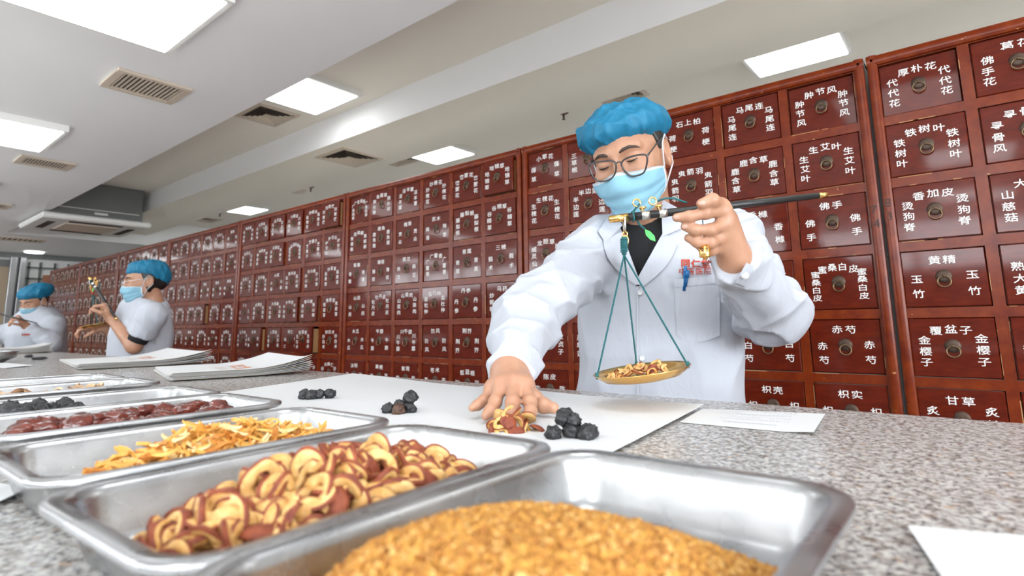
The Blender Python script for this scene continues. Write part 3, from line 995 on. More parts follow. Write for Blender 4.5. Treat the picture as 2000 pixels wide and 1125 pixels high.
def mound(key, n, hu, hv, H, cu, cv, base, power=1.0):
    """poisson-like spread of points with mound height"""
    out = []
    tries = 0
    while len(out) < n and tries < n * 60:
        tries += 1
        u = rg.uniform(-hu, hu); v = rg.uniform(-hv, hv)
        q = (u / hu) ** 2 + (v / hv) ** 2 * 0.9
        if abs(u / hu) ** 3 + abs(v / hv) ** 3 > 1:
            continue
        z = base + H * max(0, 1 - q) ** power
        lay = rg.random()
        out.append((*tray_pt(key, cu + u, cv + v, 0)[:2], CZ + base + (z - base) * (0.35 + 0.65 * lay ** 0.35)))
    return out


def underlay(key, hu, hv, H, cu, cv, m, name, label, cat):
    """the unseen inside of a heap"""
    n = 24; k = 30
    v = []; f = []
    for i in range(n + 1):
        q = i / n
        for j in range(k):
            a = 2 * math.pi * j / k
            e = (abs(math.cos(a)) ** 3 + abs(math.sin(a)) ** 3) ** (-1 / 3)
            u = hu * q * math.cos(a) * e; w = hv * q * math.sin(a) * e
            qq = (u / hu) ** 2 + 0.9 * (w / hv) ** 2
            x, y, _ = tray_pt(key, cu + u, cv + w, 0)
            v.append((x, y, CZ + 0.003 + H * max(0, 1 - qq) + rg.uniform(-0.001, 0.001)))
    for i in range(n):
        for j in range(k):
            j2 = (j + 1) % k
            f.append((i * k + j, (i + 1) * k + j, (i + 1) * k + j2, i * k + j2))
    o = link(name, mesh_np(name, v, f, [m], None, True))
    return o


scatter(HAW, 'hawthorn_slice', 'dried hawthorn slice, cream ring with red rind, in the steel tray', 'herb slice', 'hawthorn slices in the tray',
        mound('haw', 290, 0.060, 0.108, 0.032, 0.002, -0.003, 0.009), rg, 0.95, (0.85, 1.15))
# a few stray slices at the far end
for u, v in ((0.03, 0.095), (0.045, 0.104), (0.052, 0.085), (0.018, 0.10), (0.06, 0.096), (0.038, 0.108)):
    x, y, z = tray_pt('haw', u, v, 0.012)
    o = link('hawthorn_slice', rg.choice(HAW), None, (x, y, z), (rg.uniform(-.5, .9), rg.uniform(-.5, .5), rg.uniform(0, 6)))
    tag(o, 'dried hawthorn slice, cream ring with red rind, in the steel tray', 'herb slice', 'hawthorn slices in the tray')
o = underlay('haw', 0.056, 0.102, 0.024, 0.002, -0.002, M['haw_skin'], 'hawthorn_bed', '', '')
tag(o, 'closely packed hawthorn pieces at the bottom of the tray', 'herb slices', kind='stuff')

spots = mound('root', 300, 0.057, 0.112, 0.036, 0.004, 0.012, 0.010)
scatter(STRIPS, 'root_strip', 'curled orange root strip on top of the heap in the steel tray', 'herb strip', 'orange root strips in the tray', spots, rg, 0.30, (0.85, 1.25))
# the strips beneath as one object
vs = []; fs = []; ms = []
spots = mound('root', 900, 0.058, 0.114, 0.031, 0.004, 0.012, 0.006)
for (x, y, z) in spots:
    k = rg.randrange(15); me = STRIPS[k]
    R_ = (Matrix.Rotation(rg.uniform(0, 6.28), 3, 'Z') @ Matrix.Rotation(rg.gauss(0, 0.4), 3, 'X') @ Matrix.Rotation(rg.gauss(0, 0.35), 3, 'Y')) * rg.uniform(0.9, 1.3)
    b = len(vs)
    for vt in me.vertices:
        c = R_ @ vt.co; vs.append((c[0] + x, c[1] + y, max(c[2] + z, CZ + 0.0022)))
    for p in me.polygons:
        fs.append(tuple(b + i for i in p.vertices)); ms.append(k % 5)
o = link('root_strips', mesh_np('root_strips', vs, fs, [M['root1'], M['root1'], M['root2'], M['root3'], M['root1']], ms))
tag(o, 'mass of orange root strips under the top ones in the tray', 'herb strips', kind='stuff')
o = underlay('root', 0.055, 0.106, 0.026, 0.004, 0.012, M['root2'], 'root_strip_bed', '', '')
tag(o, 'packed root strips at the bottom of the tray', 'herb strips', kind='stuff')

# dates: loose rows
sp = []
for i in range(11):
    for j in range(5):
        sp.append(tray_pt('date', -0.048 + j * 0.0235 + rg.uniform(-.003, .003), -0.095 + i * 0.0185 + rg.uniform(-.004, .004), 0.0085))
for i in range(70):
    sp.append(tray_pt('date', rg.uniform(-.02, .056), rg.uniform(-0.10, 0.085), 0.0205 + (0.008 if i % 2 else 0)))
for i in range(34):
    sp.append(tray_pt('date', 0.026 + rg.uniform(-.012, .026), -0.112 + i * 0.0058, 0.027 + 0.004 * (i % 3)))
scatter(DATES, 'dried_date', 'dark red wrinkled dried date in the steel tray', 'dried fruit', 'dates in the tray', sp, rg, 0.2, (0.95, 1.2))

# plums in their tray
sp = [tray_pt('plum', rg.uniform(-0.05, 0.056), rg.uniform(-0.10, -0.02), 0.0115 + 0.009 * (i % 3)) for i in range(48)]
sp += [tray_pt('plum', u, v, 0.0105) for u, v in ((0.05, 0.085), (0.035, 0.078), (0.02, 0.088), (0.055, 0.06), (0.045, 0.04), (0.03, 0.055), (0.0, 0.07), (0.052, 0.015), (-0.03, 0.08))]
scatter(PLUMS, 'black_plum', 'black wrinkled dried plum in the steel tray', 'dried fruit', 'black plums in the tray', sp, rg, 0.4, (0.8, 1.15))

sp = [tray_pt('chip', rg.uniform(-0.01, 0.058), rg.uniform(-0.08, 0.075), 0.006 + rg.uniform(0, 0.022)) for i in range(60)]
scatter(CHIPS, 'root_slice', 'oval tan root slice lying in the steel tray', 'herb slice', 'tan root slices in the tray', sp, rg, 0.35, (0.9, 1.3))


# yellow grains: one heap nobody could count
def heap_h(u, v):
    return 0.0450 * np.clip(1 - (np.abs(u) / 0.079) ** 3.2, 0, 1) ** 0.8 * np.clip(1 - (np.maximum(0, v + 0.060) / 0.150) ** 2.0, 0, 1) * np.clip(1 - (np.maximum(0, -v - 0.07) / 0.046) ** 2, 0, 1)


def build_heap():
    r = np.random.RandomState(3)
    n = 16000
    u = r.uniform(-0.077, 0.077, n); v = r.uniform(-0.110, 0.088, n)
    h = heap_h(u, v)
    keep = h > 0.0012
    u, v, h = u[keep], v[keep], h[keep]
    n = len(u)
    base = np.array([(1, 0, 0), (-1, 0, 0), (0, 1, 0), (0, -1, 0), (0, 0, 1), (0, 0, -1)], float)
    import bmesh
    bm = bmesh.new(); bmesh.ops.create_icosphere(bm, subdivisions=1, radius=1.0)
    base = np.array([tuple(x.co) for x in bm.verts]); bf = np.array([[q.index for q in p.verts] for p in bm.faces]); bm.free()
    S = r.uniform(0.0010, 0.0020, (n, 1, 1)) * r.uniform(0.7, 1.3, (n, 1, 3))
    jit = 1 + 0.25 * r.randn(n, len(base), 1)
    a = r.rand(n) * 6.28; b = r.rand(n) * 6.28
    ca, sa, cb, sb = np.cos(a), np.sin(a), np.cos(b), np.sin(b)
    Rm = np.zeros((n, 3, 3))
    Rm[:, 0, 0] = ca; Rm[:, 0, 1] = -sa * cb; Rm[:, 0, 2] = sa * sb
    Rm[:, 1, 0] = sa; Rm[:, 1, 1] = ca * cb; Rm[:, 1, 2] = -ca * sb
    Rm[:, 2, 1] = sb; Rm[:, 2, 2] = cb
    V = np.einsum('nij,nkj->nki', Rm, base[None] * jit * S)
    o, wd = TRAYS['grain']; ang = o.rotation_euler[2]
    V[:, :, 0] += u[:, None]; V[:, :, 1] += v[:, None]; V[:, :, 2] += (h + 0.0022 + r.uniform(-0.0010, 0.0010, n))[:, None]
    V = V.reshape(-1, 3)
    F = (bf[None] + (np.arange(n) * len(base))[:, None, None]).reshape(-1, 3)
    mi = np.repeat(r.choice([0, 0, 0, 1, 1, 2], n), len(bf))
    # core surface
    g = 60
    uu, vv = np.meshgrid(np.linspace(-0.078, 0.078, g), np.linspace(-0.111, 0.089, g), indexing='ij')
    hh = heap_h(uu, vv)
    core = np.stack([uu, vv, hh + 0.0016], -1).reshape(-1, 3)
    idx = np.arange(g * g).reshape(g, g)
    q = np.stack([idx[:-1, :-1], idx[1:, :-1], idx[1:, 1:], idx[:-1, 1:]], -1).reshape(-1, 4)
    ct = np.concatenate([q[:, [0, 1, 2]], q[:, [0, 2, 3]]])
    F = np.concatenate([F, ct + len(V)]); V = np.concatenate([V, core]); mi = np.concatenate([mi, np.zeros(len(ct), int)])
    g1 = flesh_mat('yellow_grain', (0.46, 0.195, 0.026), (0.60, 0.30, 0.055), 0.7, 200)
    g2 = flesh_mat('yellow_grain_dark', (0.30, 0.11, 0.015), (0.46, 0.19, 0.03), 0.7, 200)
    g3 = flesh_mat('yellow_grain_pale', (0.62, 0.34, 0.09), (0.70, 0.43, 0.14), 0.7, 200)
    me = mesh_np('grain_heap', V, F.astype(np.int32), [g1, g2, g3], mi, False)
    ob = link('grain_heap', me, None, tuple(o.location), (0, 0, ang))
    tag(ob, 'heap of fine yellow granules filling the nearest tray', 'herb grains', kind='stuff')


build_heap()


# piles on the paper
def pile(center, offs, meshes, name, label, cat, group, seed, tilt=0.5, scale=(0.9, 1.1)):
    r = random.Random(seed)
    for i, (dx, dy, dz) in enumerate(offs):
        o = link(name, meshes[i % len(meshes)], None, (center[0] + dx, center[1] + dy, CZ + dz), (r.gauss(0, tilt), r.gauss(0, tilt), r.uniform(0, 6.28)))
        s = r.uniform(*scale); o.scale = (s, s, s)
        tag(o, label, cat, group)


ER = np.array([AX_R[0], AX_R[1], 0]); ER /= np.linalg.norm(ER)          # picture-right and away, along the counter
EF = np.array([-ER[1], ER[0], 0])


def rel(lst):
    return [tuple(ER * a + EF * b + np.array([0, 0, c])) for a, b, c in lst]


c4 = on(615, 781, 2, CZ); c5 = on(781, 812, 2, CZ); c6 = on(1115, 862, 2, CZ); ch = on(1000, 848, 2, CZ)
pile(c4, rel([(-0.020, 0, .0095), (-0.006, -.002, .009), (0.006, .006, .009), (0.024, .008, .009)]), PLUMS, 'black_plum', 'black dried plum in the group of four on the white paper', 'dried fruit', 'four black plums on the paper', 1, scale=(.85, 1.0))
pile(c5, rel([(-0.017, 0, .0095), (0.014, .001, .009), (-0.001, .008, .013), (0.013, .008, .024)]), PLUMS, 'black_plum', 'black dried plum in the middle group on the white paper', 'dried fruit', 'black plums in the middle group', 2, scale=(.85, 1.0))
pile(c5, rel([(0.000, -.010, .009)]), [PLUMB], 'black_plum', 'brown tinged dried plum at the front of the middle group', 'dried fruit', 'black plums in the middle group', 3)
pile(c6, rel([(-0.019, -.004, .0095), (0.016, -.008, .0095), (0.022, .004, .0095), (0.002, .002, .0095), (0.004, .005, .020), (-0.006, .010, .024)]), PLUMS, 'black_plum', 'black dried plum in the group of six nearest the camera', 'dried fruit', 'six black plums on the paper', 4, scale=(.85, 1.0))
hw = [(-0.026, -.004, .004), (-0.012, -.010, .004), (0.004, -.014, .004), (0.018, -.008, .005), (0.030, -.002, .004), (-0.018, .010, .006), (0.0, .012, .006), (0.016, .012, .006),
      (-0.014, -.004, .013), (-0.004, -.002, .014), (0.010, .0, .013), (-0.012, .010, .018), (0.004, .008, .020), (-0.004, .002, .024), (0.018, .008, .017), (-0.022, .004, .011)]
pile(ch, rel(hw), [HAW[-1], HAW[2], HAW[-2], HAW[5], HAW[-1], HAW[0], HAW[4]], 'hawthorn_slice', 'hawthorn slice in the small pile under the hand on the paper', 'herb slice', 'hawthorn slices under the hand', 8, 0.7, (0.7, 0.9))

# ------------------------------------------------------------------ papers
M['paper'] = mat('white_paper', (0.66, 0.665, 0.67), 0.75)
M['kraft'] = mat('paper_edge', (0.62, 0.52, 0.40), 0.8)
M['orange_ink'] = mat('orange_ink', (0.72, 0.20, 0.05), 0.6)
M['pale_ink'] = mat('pale_ink', (0.72, 0.52, 0.40), 0.6)
M['grey_ink'] = mat('grey_ink', (0.30, 0.32, 0.38), 0.6)


def sheet(name, outline, zf, label, cat, group=None, th=0.0005):
    """outline: four corner points (xy) a,b,c,d; zf(s,t)->height"""
    a, b, c, d = [np.array(p[:2]) for p in outline]
    n = 22
    v = []; f = []
    for k in (0, 1):
        for i in range(n + 1):
            for j in range(n + 1):
                s, t_ = i / n, j / n
                p = (a * (1 - s) + b * s) * (1 - t_) + (d * (1 - s) + c * s) * t_
                v.append((p[0], p[1], CZ + zf(s, t_) + (th if k else 0)))
    m = (n + 1) ** 2
    for i in range(n):
        for j in range(n):
            q = (i * (n + 1) + j, (i + 1) * (n + 1) + j, (i + 1) * (n + 1) + j + 1, i * (n + 1) + j + 1)
            f.append(q[::-1]); f.append(tuple(m + x for x in q))
    rim = [(i, 0) for i in range(n)] + [(n, j) for j in range(n)] + [(i, n) for i in range(n, 0, -1)] + [(0, j) for j in range(n, 0, -1)]
    for i in range(len(rim)):
        p, q = rim[i], rim[(i + 1) % len(rim)]
        p = p[0] * (n + 1) + p[1]; q = q[0] * (n + 1) + q[1]
        f.append((p, q, m + q, m + p))
    me = mesh_np(name, v, f, [M['paper']], None, True)
    me.set_sharp_from_angle(angle=math.radians(40))
    o = link(name, me)
    return tag(o, label, cat, group)


wv = lambda s, t_: 0.0006 + 0.0012 * (1 + math.sin(5 * s + 2 * t_)) * (t_) + 0.0016 * max(0, t_ - 0.9) * 10 * (0.5 + 0.5 * math.sin(7 * s))
# bottom-left, bottom-right, top-right, top-left
sheet('wrapping_paper', [(-0.985, -1.40), (-0.46, -1.46), (-0.50, -1.045), (-1.11, -0.985)], wv, 'large white sheet on the counter under the two left groups of black plums', 'paper', 'white sheets laid out for prescriptions')
sheet('wrapping_paper', [(-0.56, -1.46), (-0.105, -1.44), (-0.150, -1.052), (-0.60, -1.035)], lambda s, t_: 0.0030 + wv(s, t_) * 0.6, 'white sheet on the counter under the reaching hand and the hanging pan', 'paper', 'white sheets laid out for prescriptions')
rx = sheet('prescription', [on(1328, 826, 2, CZ), on(1590, 850, 2, CZ), on(1612, 810, 2, CZ), on(1372, 800, 2, CZ)], lambda s, t_: 0.0008 + 0.005 * max(0, s - 0.8) * 5 * (1 - t_) * 0.5, 'printed white slip at the right of the large white sheet', 'paper')
b = MB()
A, B, C_, D = [on(x, y, 2, CZ) for x, y in ((1328, 826), (1590, 850), (1612, 810), (1372, 800))]
r5 = random.Random(9)
for t_, s0_, s1_, st in ((0.22, 0.30, 0.72, 0.012), (0.42, 0.25, 0.85, 0.02), (0.55, 0.30, 0.55, 0.02), (0.55, 0.62, 0.85, 0.02), (0.72, 0.2, 0.85, 0.025), (0.84, 0.2, 0.35, 0.02), (0.84, 0.75, 0.95, 0.02), (0.92, 0.3, 0.8, 0.03)):
    s = s0_
    while s < s1_ and s < 0.78:
        w = r5.uniform(0.4, 0.9) * st
        for q in (0,):
            p = (A * (1 - s) + B * s) * (1 - t_) + (D * (1 - s) + C_ * s) * t_
            p2 = (A * (1 - s - w) + B * (s + w)) * (1 - t_) + (D * (1 - s - w) + C_ * (s + w)) * t_
            up = (D - A) * (0.030 if t_ == 0.22 else 0.016)
            z = CZ + 0.0016
            b.add([(p[0], p[1], z), (p2[0], p2[1], z), (p2[0] + up[0], p2[1] + up[1], z), (p[0] + up[0], p[1] + up[1], z)], [(0, 1, 2, 3)])
        s += st * 1.3
pr_ = b.build('print', [M['grey_ink']], rx)
c1 = on(1775, 1045, 2, CZ)
sheet('order_slip', [c1 + np.array([0.035, -0.125, 0]), c1 + np.array([0.24, -0.07, 0]), c1 + np.array([0.20, 0.085, 0]), c1], lambda s, t_: 0.0010 + 0.004 * (1 - s) * t_, 'blank white sheet at the bottom right corner of the photo', 'paper')
sheet('order_slip', [(-2.85, -1.475), (-2.42, -1.465), (-2.46, -1.38), (-2.85, -1.39)], lambda s, t_: 0.0010 + 0.003 * s * t_, 'white sheet lying at the left edge behind the trays', 'paper')


def bag_stack(cx, cy, w, l, rot, n, stack, z0=0.0, curl=0.02, print_at=None, th=0.0036):
    r = random.Random(int(abs(cx) * 100))
    for i in range(n):
        ns = 14
        v = []; f = []
        ph = r.uniform(0, 6)
        dx, dy, da = r.uniform(-.004, .004), r.uniform(-.004, .004), r.uniform(-0.012, 0.012)
        for k in (0, 1):
            for a in range(ns + 1):
                for bb in range(ns + 1):
                    s = a / ns * 2 - 1; t_ = bb / ns * 2 - 1
                    z = i * th + (th * 0.62 if k else 0)
                    lift = (curl * 0.35 * max(0, s) ** 4 + curl * max(0, t_) ** 2) * (0.25 + 0.75 * i / n)
                    z += lift
                    v.append((s * w / 2, t_ * l / 2, max(z, 0) + 0.0006))
        m = (ns + 1) ** 2
        for a in range(ns):
            for bb in range(ns):
                q = (a * (ns + 1) + bb, (a + 1) * (ns + 1) + bb, (a + 1) * (ns + 1) + bb + 1, a * (ns + 1) + bb + 1)
                f.append(q[::-1]); f.append(tuple(m + x for x in q))
        rim = [(a, 0) for a in range(ns)] + [(ns, bb) for bb in range(ns)] + [(a, ns) for a in range(ns, 0, -1)] + [(0, bb) for bb in range(ns, 0, -1)]
        nf = len(f)
        for a in range(len(rim)):
            p, q = rim[a], rim[(a + 1) % len(rim)]
            p = p[0] * (ns + 1) + p[1]; q = q[0] * (ns + 1) + q[1]
            f.append((p, q, m + q, m + p))
        mi = [0] * nf + [1 if i % 3 == 0 else 0] * (len(f) - nf)
        me = mesh_np('paper_bag', v, f, [M['paper'], M['kraft']], mi, True)
        me.set_sharp_from_angle(angle=math.radians(40))
        o = link('paper_bag', me, None, (cx + dx, cy + dy, CZ + z0), (0, 0, math.radians(rot) + da))
        top = i == n - 1
        tag(o, ('top bag with orange print, ' + stack) if top else 'white bag under the top one, ' + stack, 'paper bag', 'bags in the ' + stack)
        if top and print_at:
            b = MB()
            for q, chh in enumerate('同仁堂'):
                gv, gf = glyph(chh, 0.02)
                a0 = print_at[0] + (q - 1) * 0.055
                def zz(x, y):
                    s, t_ = x / (w / 2), y / (l / 2)
                    return i * th + th * 0.62 + (curl * 0.35 * max(0, s) ** 4 + curl * max(0, t_) ** 2) * (0.25 + 0.75 * i / n) + 0.0014
                b.add([(a0 + g[0] * 0.045, print_at[1] + g[1] * 0.045, zz(a0 + g[0] * 0.045, print_at[1] + g[1] * 0.045)) for g in gv], gf, 0)
                c0 = (print_at[0] + (q - 1) * 0.04, print_at[1] - 0.05)
                ring_ = [(c0[0] + rr2 * math.cos(t3), c0[1] + rr2 * math.sin(t3)) for rr2 in (0.010, 0.014) for t3 in np.linspace(0, 6.283, 13)[:-1]]
                b.add([(x, y, zz(x, y)) for x, y in ring_], [(kk, (kk + 1) % 12, 12 + (kk + 1) % 12, 12 + kk) for kk in range(12)], 1)
            b.build('print', [M['orange_ink'], M['pale_ink']], o)


sheet('order_slip', [on(-60, 1000, 2, CZ), on(10, 985, 2, CZ), on(62, 962, 2, CZ), on(-40, 940, 2, CZ)], lambda s, t_: 0.001 + 0.003 * s * s, 'pale paper corner under the root strip tray at the left edge', 'paper')
bag_stack(-1.537, -1.112, 0.50, 0.33, -15, 8, 'stack of bags nearest the trays', curl=0.034, print_at=(0.0, 0.03), th=0.0013)
bag_stack(-2.36, -1.105, 0.70, 0.38, -8, 7, 'stack of bags behind the nearest stack', curl=0.034, print_at=(-0.05, 0.06), th=0.0014)
bag_stack(-4.35, -1.10, 0.75, 0.30, -8, 7, 'stack of bags at the far left edge', curl=0.03, th=0.003)
# scraps by the far bags and a steel bowl at the edge
for i, (x, y, lab) in enumerate(((-3.38, -1.22, 'small black herb scrap on the counter, farther of two'), (-3.05, -1.245, 'small black herb scrap on the counter, nearer of two'))):
    o = link('herb_scrap', PLUMS[i], None, (x, y, CZ + 0.006), (0, 0, i)); o.scale = (2.6, 1.5, 0.8)
    tag(o, lab, 'herb scrap', 'black scraps on the counter')
b = MB(); b.lathe([(0, 0), (0.04, 0.0), (0.075, 0.02), (0.088, 0.045), (0.090, 0.045), (0.078, 0.019), (0.04, 0.002), (0, 0.002)], 32)
tag(b.build('steel_bowl', M['steel'], None, True, (-2.93, -1.425, CZ)), 'small steel bowl cut off by the left edge of the photo', 'bowl')

# ------------------------------------------------------------------ people: smooth bodies grown as one surface
def nrm(v):
    v = np.asarray(v, float)
    return v / np.linalg.norm(v)


def cone(Q, a, b, r1, r2):
    a = np.asarray(a, np.float32); b = np.asarray(b, np.float32)
    ab = b - a; L2 = float(ab @ ab) + 1e-12
    t_ = np.clip(((Q - a) @ ab) / L2, 0, 1)
    d = Q - a - t_[:, None] * ab
    return np.sqrt((d * d).sum(1)) - (r1 + (r2 - r1) * t_)


def ell(Q, c, r):
    p = Q - np.asarray(c, np.float32)
    r = np.asarray(r, np.float32)
    k0 = np.sqrt(((p / r) ** 2).sum(1)); k1 = np.sqrt(((p / (r * r)) ** 2).sum(1)) + 1e-9
    return k0 * (k0 - 1) / k1


def smin(a, b, k):
    h = np.maximum(k - np.abs(a - b), 0) / k
    return np.minimum(a, b) - h * h * k * 0.25


def smax(a, b, k):
    return -smin(-a, -b, k)


def grouped(f, lo, hi, margin=0.03):
    lo = np.asarray(lo, np.float32); hi = np.asarray(hi, np.float32)
    def g(Q):
        d = np.maximum(np.maximum(lo - Q, Q - hi), 0)
        d = np.sqrt((d * d).sum(1))
        out = d + margin * 0.5
        m = d < margin
        if m.any():
            out[m] = f(Q[m])
        return out
    return g


def polygonize(f, lo, hi, h, B=8):
    """surface nets over the blocks the surface passes through"""
    lo = np.asarray(lo, float); hi = np.asarray(hi, float)
    bs = B * h
    nb = np.ceil((hi - lo) / bs).astype(int)
    I = np.stack(np.meshgrid(*[np.arange(n) for n in nb], indexing='ij'), -1).reshape(-1, 3)
    cen = (lo + (I + 0.5) * bs).astype(np.float32)
    dv = np.concatenate([f(cen[i:i + 200000]) for i in range(0, len(cen), 200000)])
    I = I[np.abs(dv) < bs * 1.15 + 0.004]
    s = np.stack(np.meshgrid(*[np.arange(B + 1)] * 3, indexing='ij'), -1).reshape(-1, 3)
    NY, NZ = int(nb[1] * B + 2), int(nb[2] * B + 2)
    allv = []; allid = []; allq = []
    for c0 in range(0, len(I), 400):
        Ib = I[c0:c0 + 400]
        G = Ib[:, None, :] * B + s[None]
        Fv = f((lo + G.reshape(-1, 3) * h).astype(np.float32)).reshape(len(Ib), B + 1, B + 1, B + 1)
        S = Fv < 0
        cnt = sum(S[:, a:B + a, b:B + b, c:B + c].astype(np.int8) for a in (0, 1) for b in (0, 1) for c in (0, 1))
        bi, x, y, z = np.nonzero((cnt > 0) & (cnt < 8))
        if not len(bi):
            continue
        acc = np.zeros((len(bi), 3)); n = np.zeros(len(bi))
        cv = {}
        for a in (0, 1):
            for b in (0, 1):
                for c in (0, 1):
                    cv[(a, b, c)] = Fv[bi, x + a, y + b, z + c]
        for ax in range(3):
            for p in (0, 1):
                for q in (0, 1):
                    k0 = [p, q]; k0.insert(ax, 0); k1 = [p, q]; k1.insert(ax, 1)
                    f0 = cv[tuple(k0)]; f1 = cv[tuple(k1)]
                    m = (f0 < 0) != (f1 < 0)
                    t_ = np.where(m, f0 / np.where(m, f0 - f1, 1), 0)
                    pt = np.tile(np.array(k0, float), (len(bi), 1)); pt[:, ax] = t_
                    acc += np.where(m[:, None], pt, 0); n += m
        g = Ib[bi] * B + np.stack([x, y, z], 1)
        allv.append(lo + (g + acc / n[:, None]) * h)
        allid.append((g[:, 0] * NY + g[:, 1]) * NZ + g[:, 2])
        st = (((3, 0),) if False else None)
        e = []
        s0 = cv[(0, 0, 0)] < 0
        e = np.stack([np.where((cv[k] < 0) != s0, np.where(s0, 1, -1), 0) for k in ((1, 0, 0), (0, 1, 0), (0, 0, 1))], 1)
        allq.append(e)
    V = np.concatenate(allv); ID = np.concatenate(allid); E = np.concatenate(allq)
    o = np.argsort(ID); V, ID, E = V[o], ID[o], E[o]
    st = (NY * NZ, NZ, 1)
    F = []
    for ax in range(3):
        o1, o2 = [i for i in range(3) if i != ax]
        sel = np.nonzero(E[:, ax])[0]
        ids = ID[sel]
        cells = [ids, ids - st[o1], ids - st[o1] - st[o2], ids - st[o2]]
        ix = [np.clip(np.searchsorted(ID, c), 0, len(ID) - 1) for c in cells]
        ok = np.all([ID[i] == c for i, c in zip(ix, cells)], axis=0)
        q = np.stack(ix, 1)[ok]
        sg = E[sel, ax][ok]
        flip = (sg > 0) != (ax == 1)
        q[~flip] = q[~flip][:, ::-1]
        F.append(q)
    return V, np.concatenate(F).astype(np.int32)


def relax(V, F, it=1, lam=0.5):
    for _ in range(it):
        acc = np.zeros_like(V); n = np.zeros(len(V))
        for a in range(4):
            b = (a + 1) % 4
            np.add.at(acc, F[:, a], V[F[:, b]]); np.add.at(n, F[:, a], 1)
            np.add.at(acc, F[:, b], V[F[:, a]]); np.add.at(n, F[:, b], 1)
        V = V * (1 - lam) + lam * acc / np.maximum(n, 1)[:, None]
    return V


def grow(name, f, lo, hi, h, m, parent, it=1, label=None):
    V, F = polygonize(f, lo, hi, h)
    V = relax(V, F, it)
    off = np.array(parent.location) if parent is not None else 0
    return link(name, mesh_np(name, V - off, F, [m] if not isinstance(m, list) else m, None, True), parent, label=label)


def hit(px, py, f, off=0.0, d0=0.3, dmax=6.0):
    """first point at which the sight line through a pixel meets a surface"""
    d = ray(px, py); ln = np.linalg.norm(d); d = d / ln
    s = d0 * ln
    for _ in range(140):
        q = CAM + d * s
        v = float(f(np.array([q], np.float32))[0]) - off
        if v < 0.0003:
            return q
        s += max(v * 0.7, 0.0003)
        if s > dmax:
            return None
    return CAM + d * s


def hits(pts, f, off=0.0, d0=0.3):
    D = np.array([ray(*p) for p in pts]); D /= np.linalg.norm(D, axis=1)[:, None]
    s = np.full(len(D), d0)
    for _ in range(110):
        Q = CAM + D * s[:, None]
        v = f(Q.astype(np.float32)) - off
        s = np.where(v > 0.0002, s + np.clip(v * 0.7, 0.0002, 0.2), s)
    bad = v > 0.004
    if bad.any() and not bad.all():
        px_ = np.array(pts, float); good = np.nonzero(~bad)[0]
        for i in np.nonzero(bad)[0]:
            s[i] = s[good[np.argmin(((px_[good] - px_[i]) ** 2).sum(1))]]
    return CAM + D * s[:, None]


def patch(name, corners, f, off, th, m, parent, n=10, edge=None, label=None):
    """cloth piece lying on a surface; corners are pixels a,b,c,d in order (edge bulges optional)"""
    a, b, c, d = [np.array(p, float) for p in corners]
    px = []
    for i in range(n + 1):
        for j in range(n + 1):
            s, t_ = i / n, j / n
            p = (a * (1 - s) + b * s) * (1 - t_) + (d * (1 - s) + c * s) * t_
            if edge:
                p = p + np.array(edge(s, t_))
            px.append(tuple(p))
    lo_ = hits(px, f, off); hi_ = hits(px, f, off + th)
    m_ = (n + 1) ** 2
    fc = []
    for i in range(n):
        for j in range(n):
            q = (i * (n + 1) + j, (i + 1) * (n + 1) + j, (i + 1) * (n + 1) + j + 1, i * (n + 1) + j + 1)
            fc.append(q); fc.append(tuple(m_ + x for x in q)[::-1])
    rim = [(i, 0) for i in range(n)] + [(n, j) for j in range(n)] + [(i, n) for i in range(n, 0, -1)] + [(0, j) for j in range(n, 0, -1)]
    for i in range(len(rim)):
        p, q = rim[i], rim[(i + 1) % len(rim)]
        p = p[0] * (n + 1) + p[1]; q = q[0] * (n + 1) + q[1]
        fc.append((p, m_ + p, m_ + q, q))
    off_ = np.array(parent.location) if parent is not None else 0
    w = parent
    while w is not None and w.parent is not None:
        w = w.parent
        off_ = off_ + np.array(w.location)
    me = mesh_np(name, np.concatenate([lo_, hi_]) - off_, fc, [m], None, True)
    me.set_sharp_from_angle(angle=math.radians(45))
    return link(name, me, parent, label=label)


def foldnoise(seed, n, kmin, kmax, axis=None, squash=1.0):
    r = np.random.RandomState(seed)
    K = r.randn(n, 3); K /= np.linalg.norm(K, axis=1)[:, None]
    if axis is not None:
        ax = nrm(axis); K = K - squash * np.outer(K @ ax, ax); K /= np.linalg.norm(K, axis=1)[:, None]
    K = (K * r.uniform(kmin, kmax, (n, 1))).astype(np.float32); ph = r.rand(n) * 6.28
    def g(Q):
        s = 0
        w = 0.35 * np.sin(Q @ K[0][[1, 2, 0]] * 0.5)
        for i in range(n):
            s = s - ((1 - np.abs(np.sin(Q @ K[i] * 0.5 + ph[i] + w * 1.2))) ** 1.8 - 0.26) * 2.0 / math.sqrt(n)
        return s
    return g


M['skin'] = mat('skin', (0.72, 0.42, 0.29), 0.45, sss=0.15)
mp_, nz_, cr_ = noise_col(M['skin'], [(0.3, (0.41, 0.205, 0.125)), (0.7, (0.49, 0.265, 0.168))], scale=25, detail=4)
L(M['skin'], cr_.outputs[0], bsdf(M['skin']).inputs['Base Color'])
M['coat'] = mat('white_cotton', (0.49, 0.512, 0.565), 0.85)
nzk = N(M['coat'], 'ShaderNodeTexNoise'); nzk.inputs['Scale'].default_value = 26; nzk.inputs['Detail'].default_value = 3; nzk.inputs['Distortion'].default_value = 1.2
mpk = N(M['coat'], 'ShaderNodeMapping'); mpk.inputs['Scale'].default_value = (1.3, 1.3, 0.45)
tck = N(M['coat'], 'ShaderNodeTexCoord'); L(M['coat'], tck.outputs['Object'], mpk.inputs[0]); L(M['coat'], mpk.outputs[0], nzk.inputs['Vector']); bump(M['coat'], nzk.outputs['Fac'], 0.30, 0.006)
M['shirt'] = mat('black_cotton', (0.012, 0.012, 0.013), 0.85)
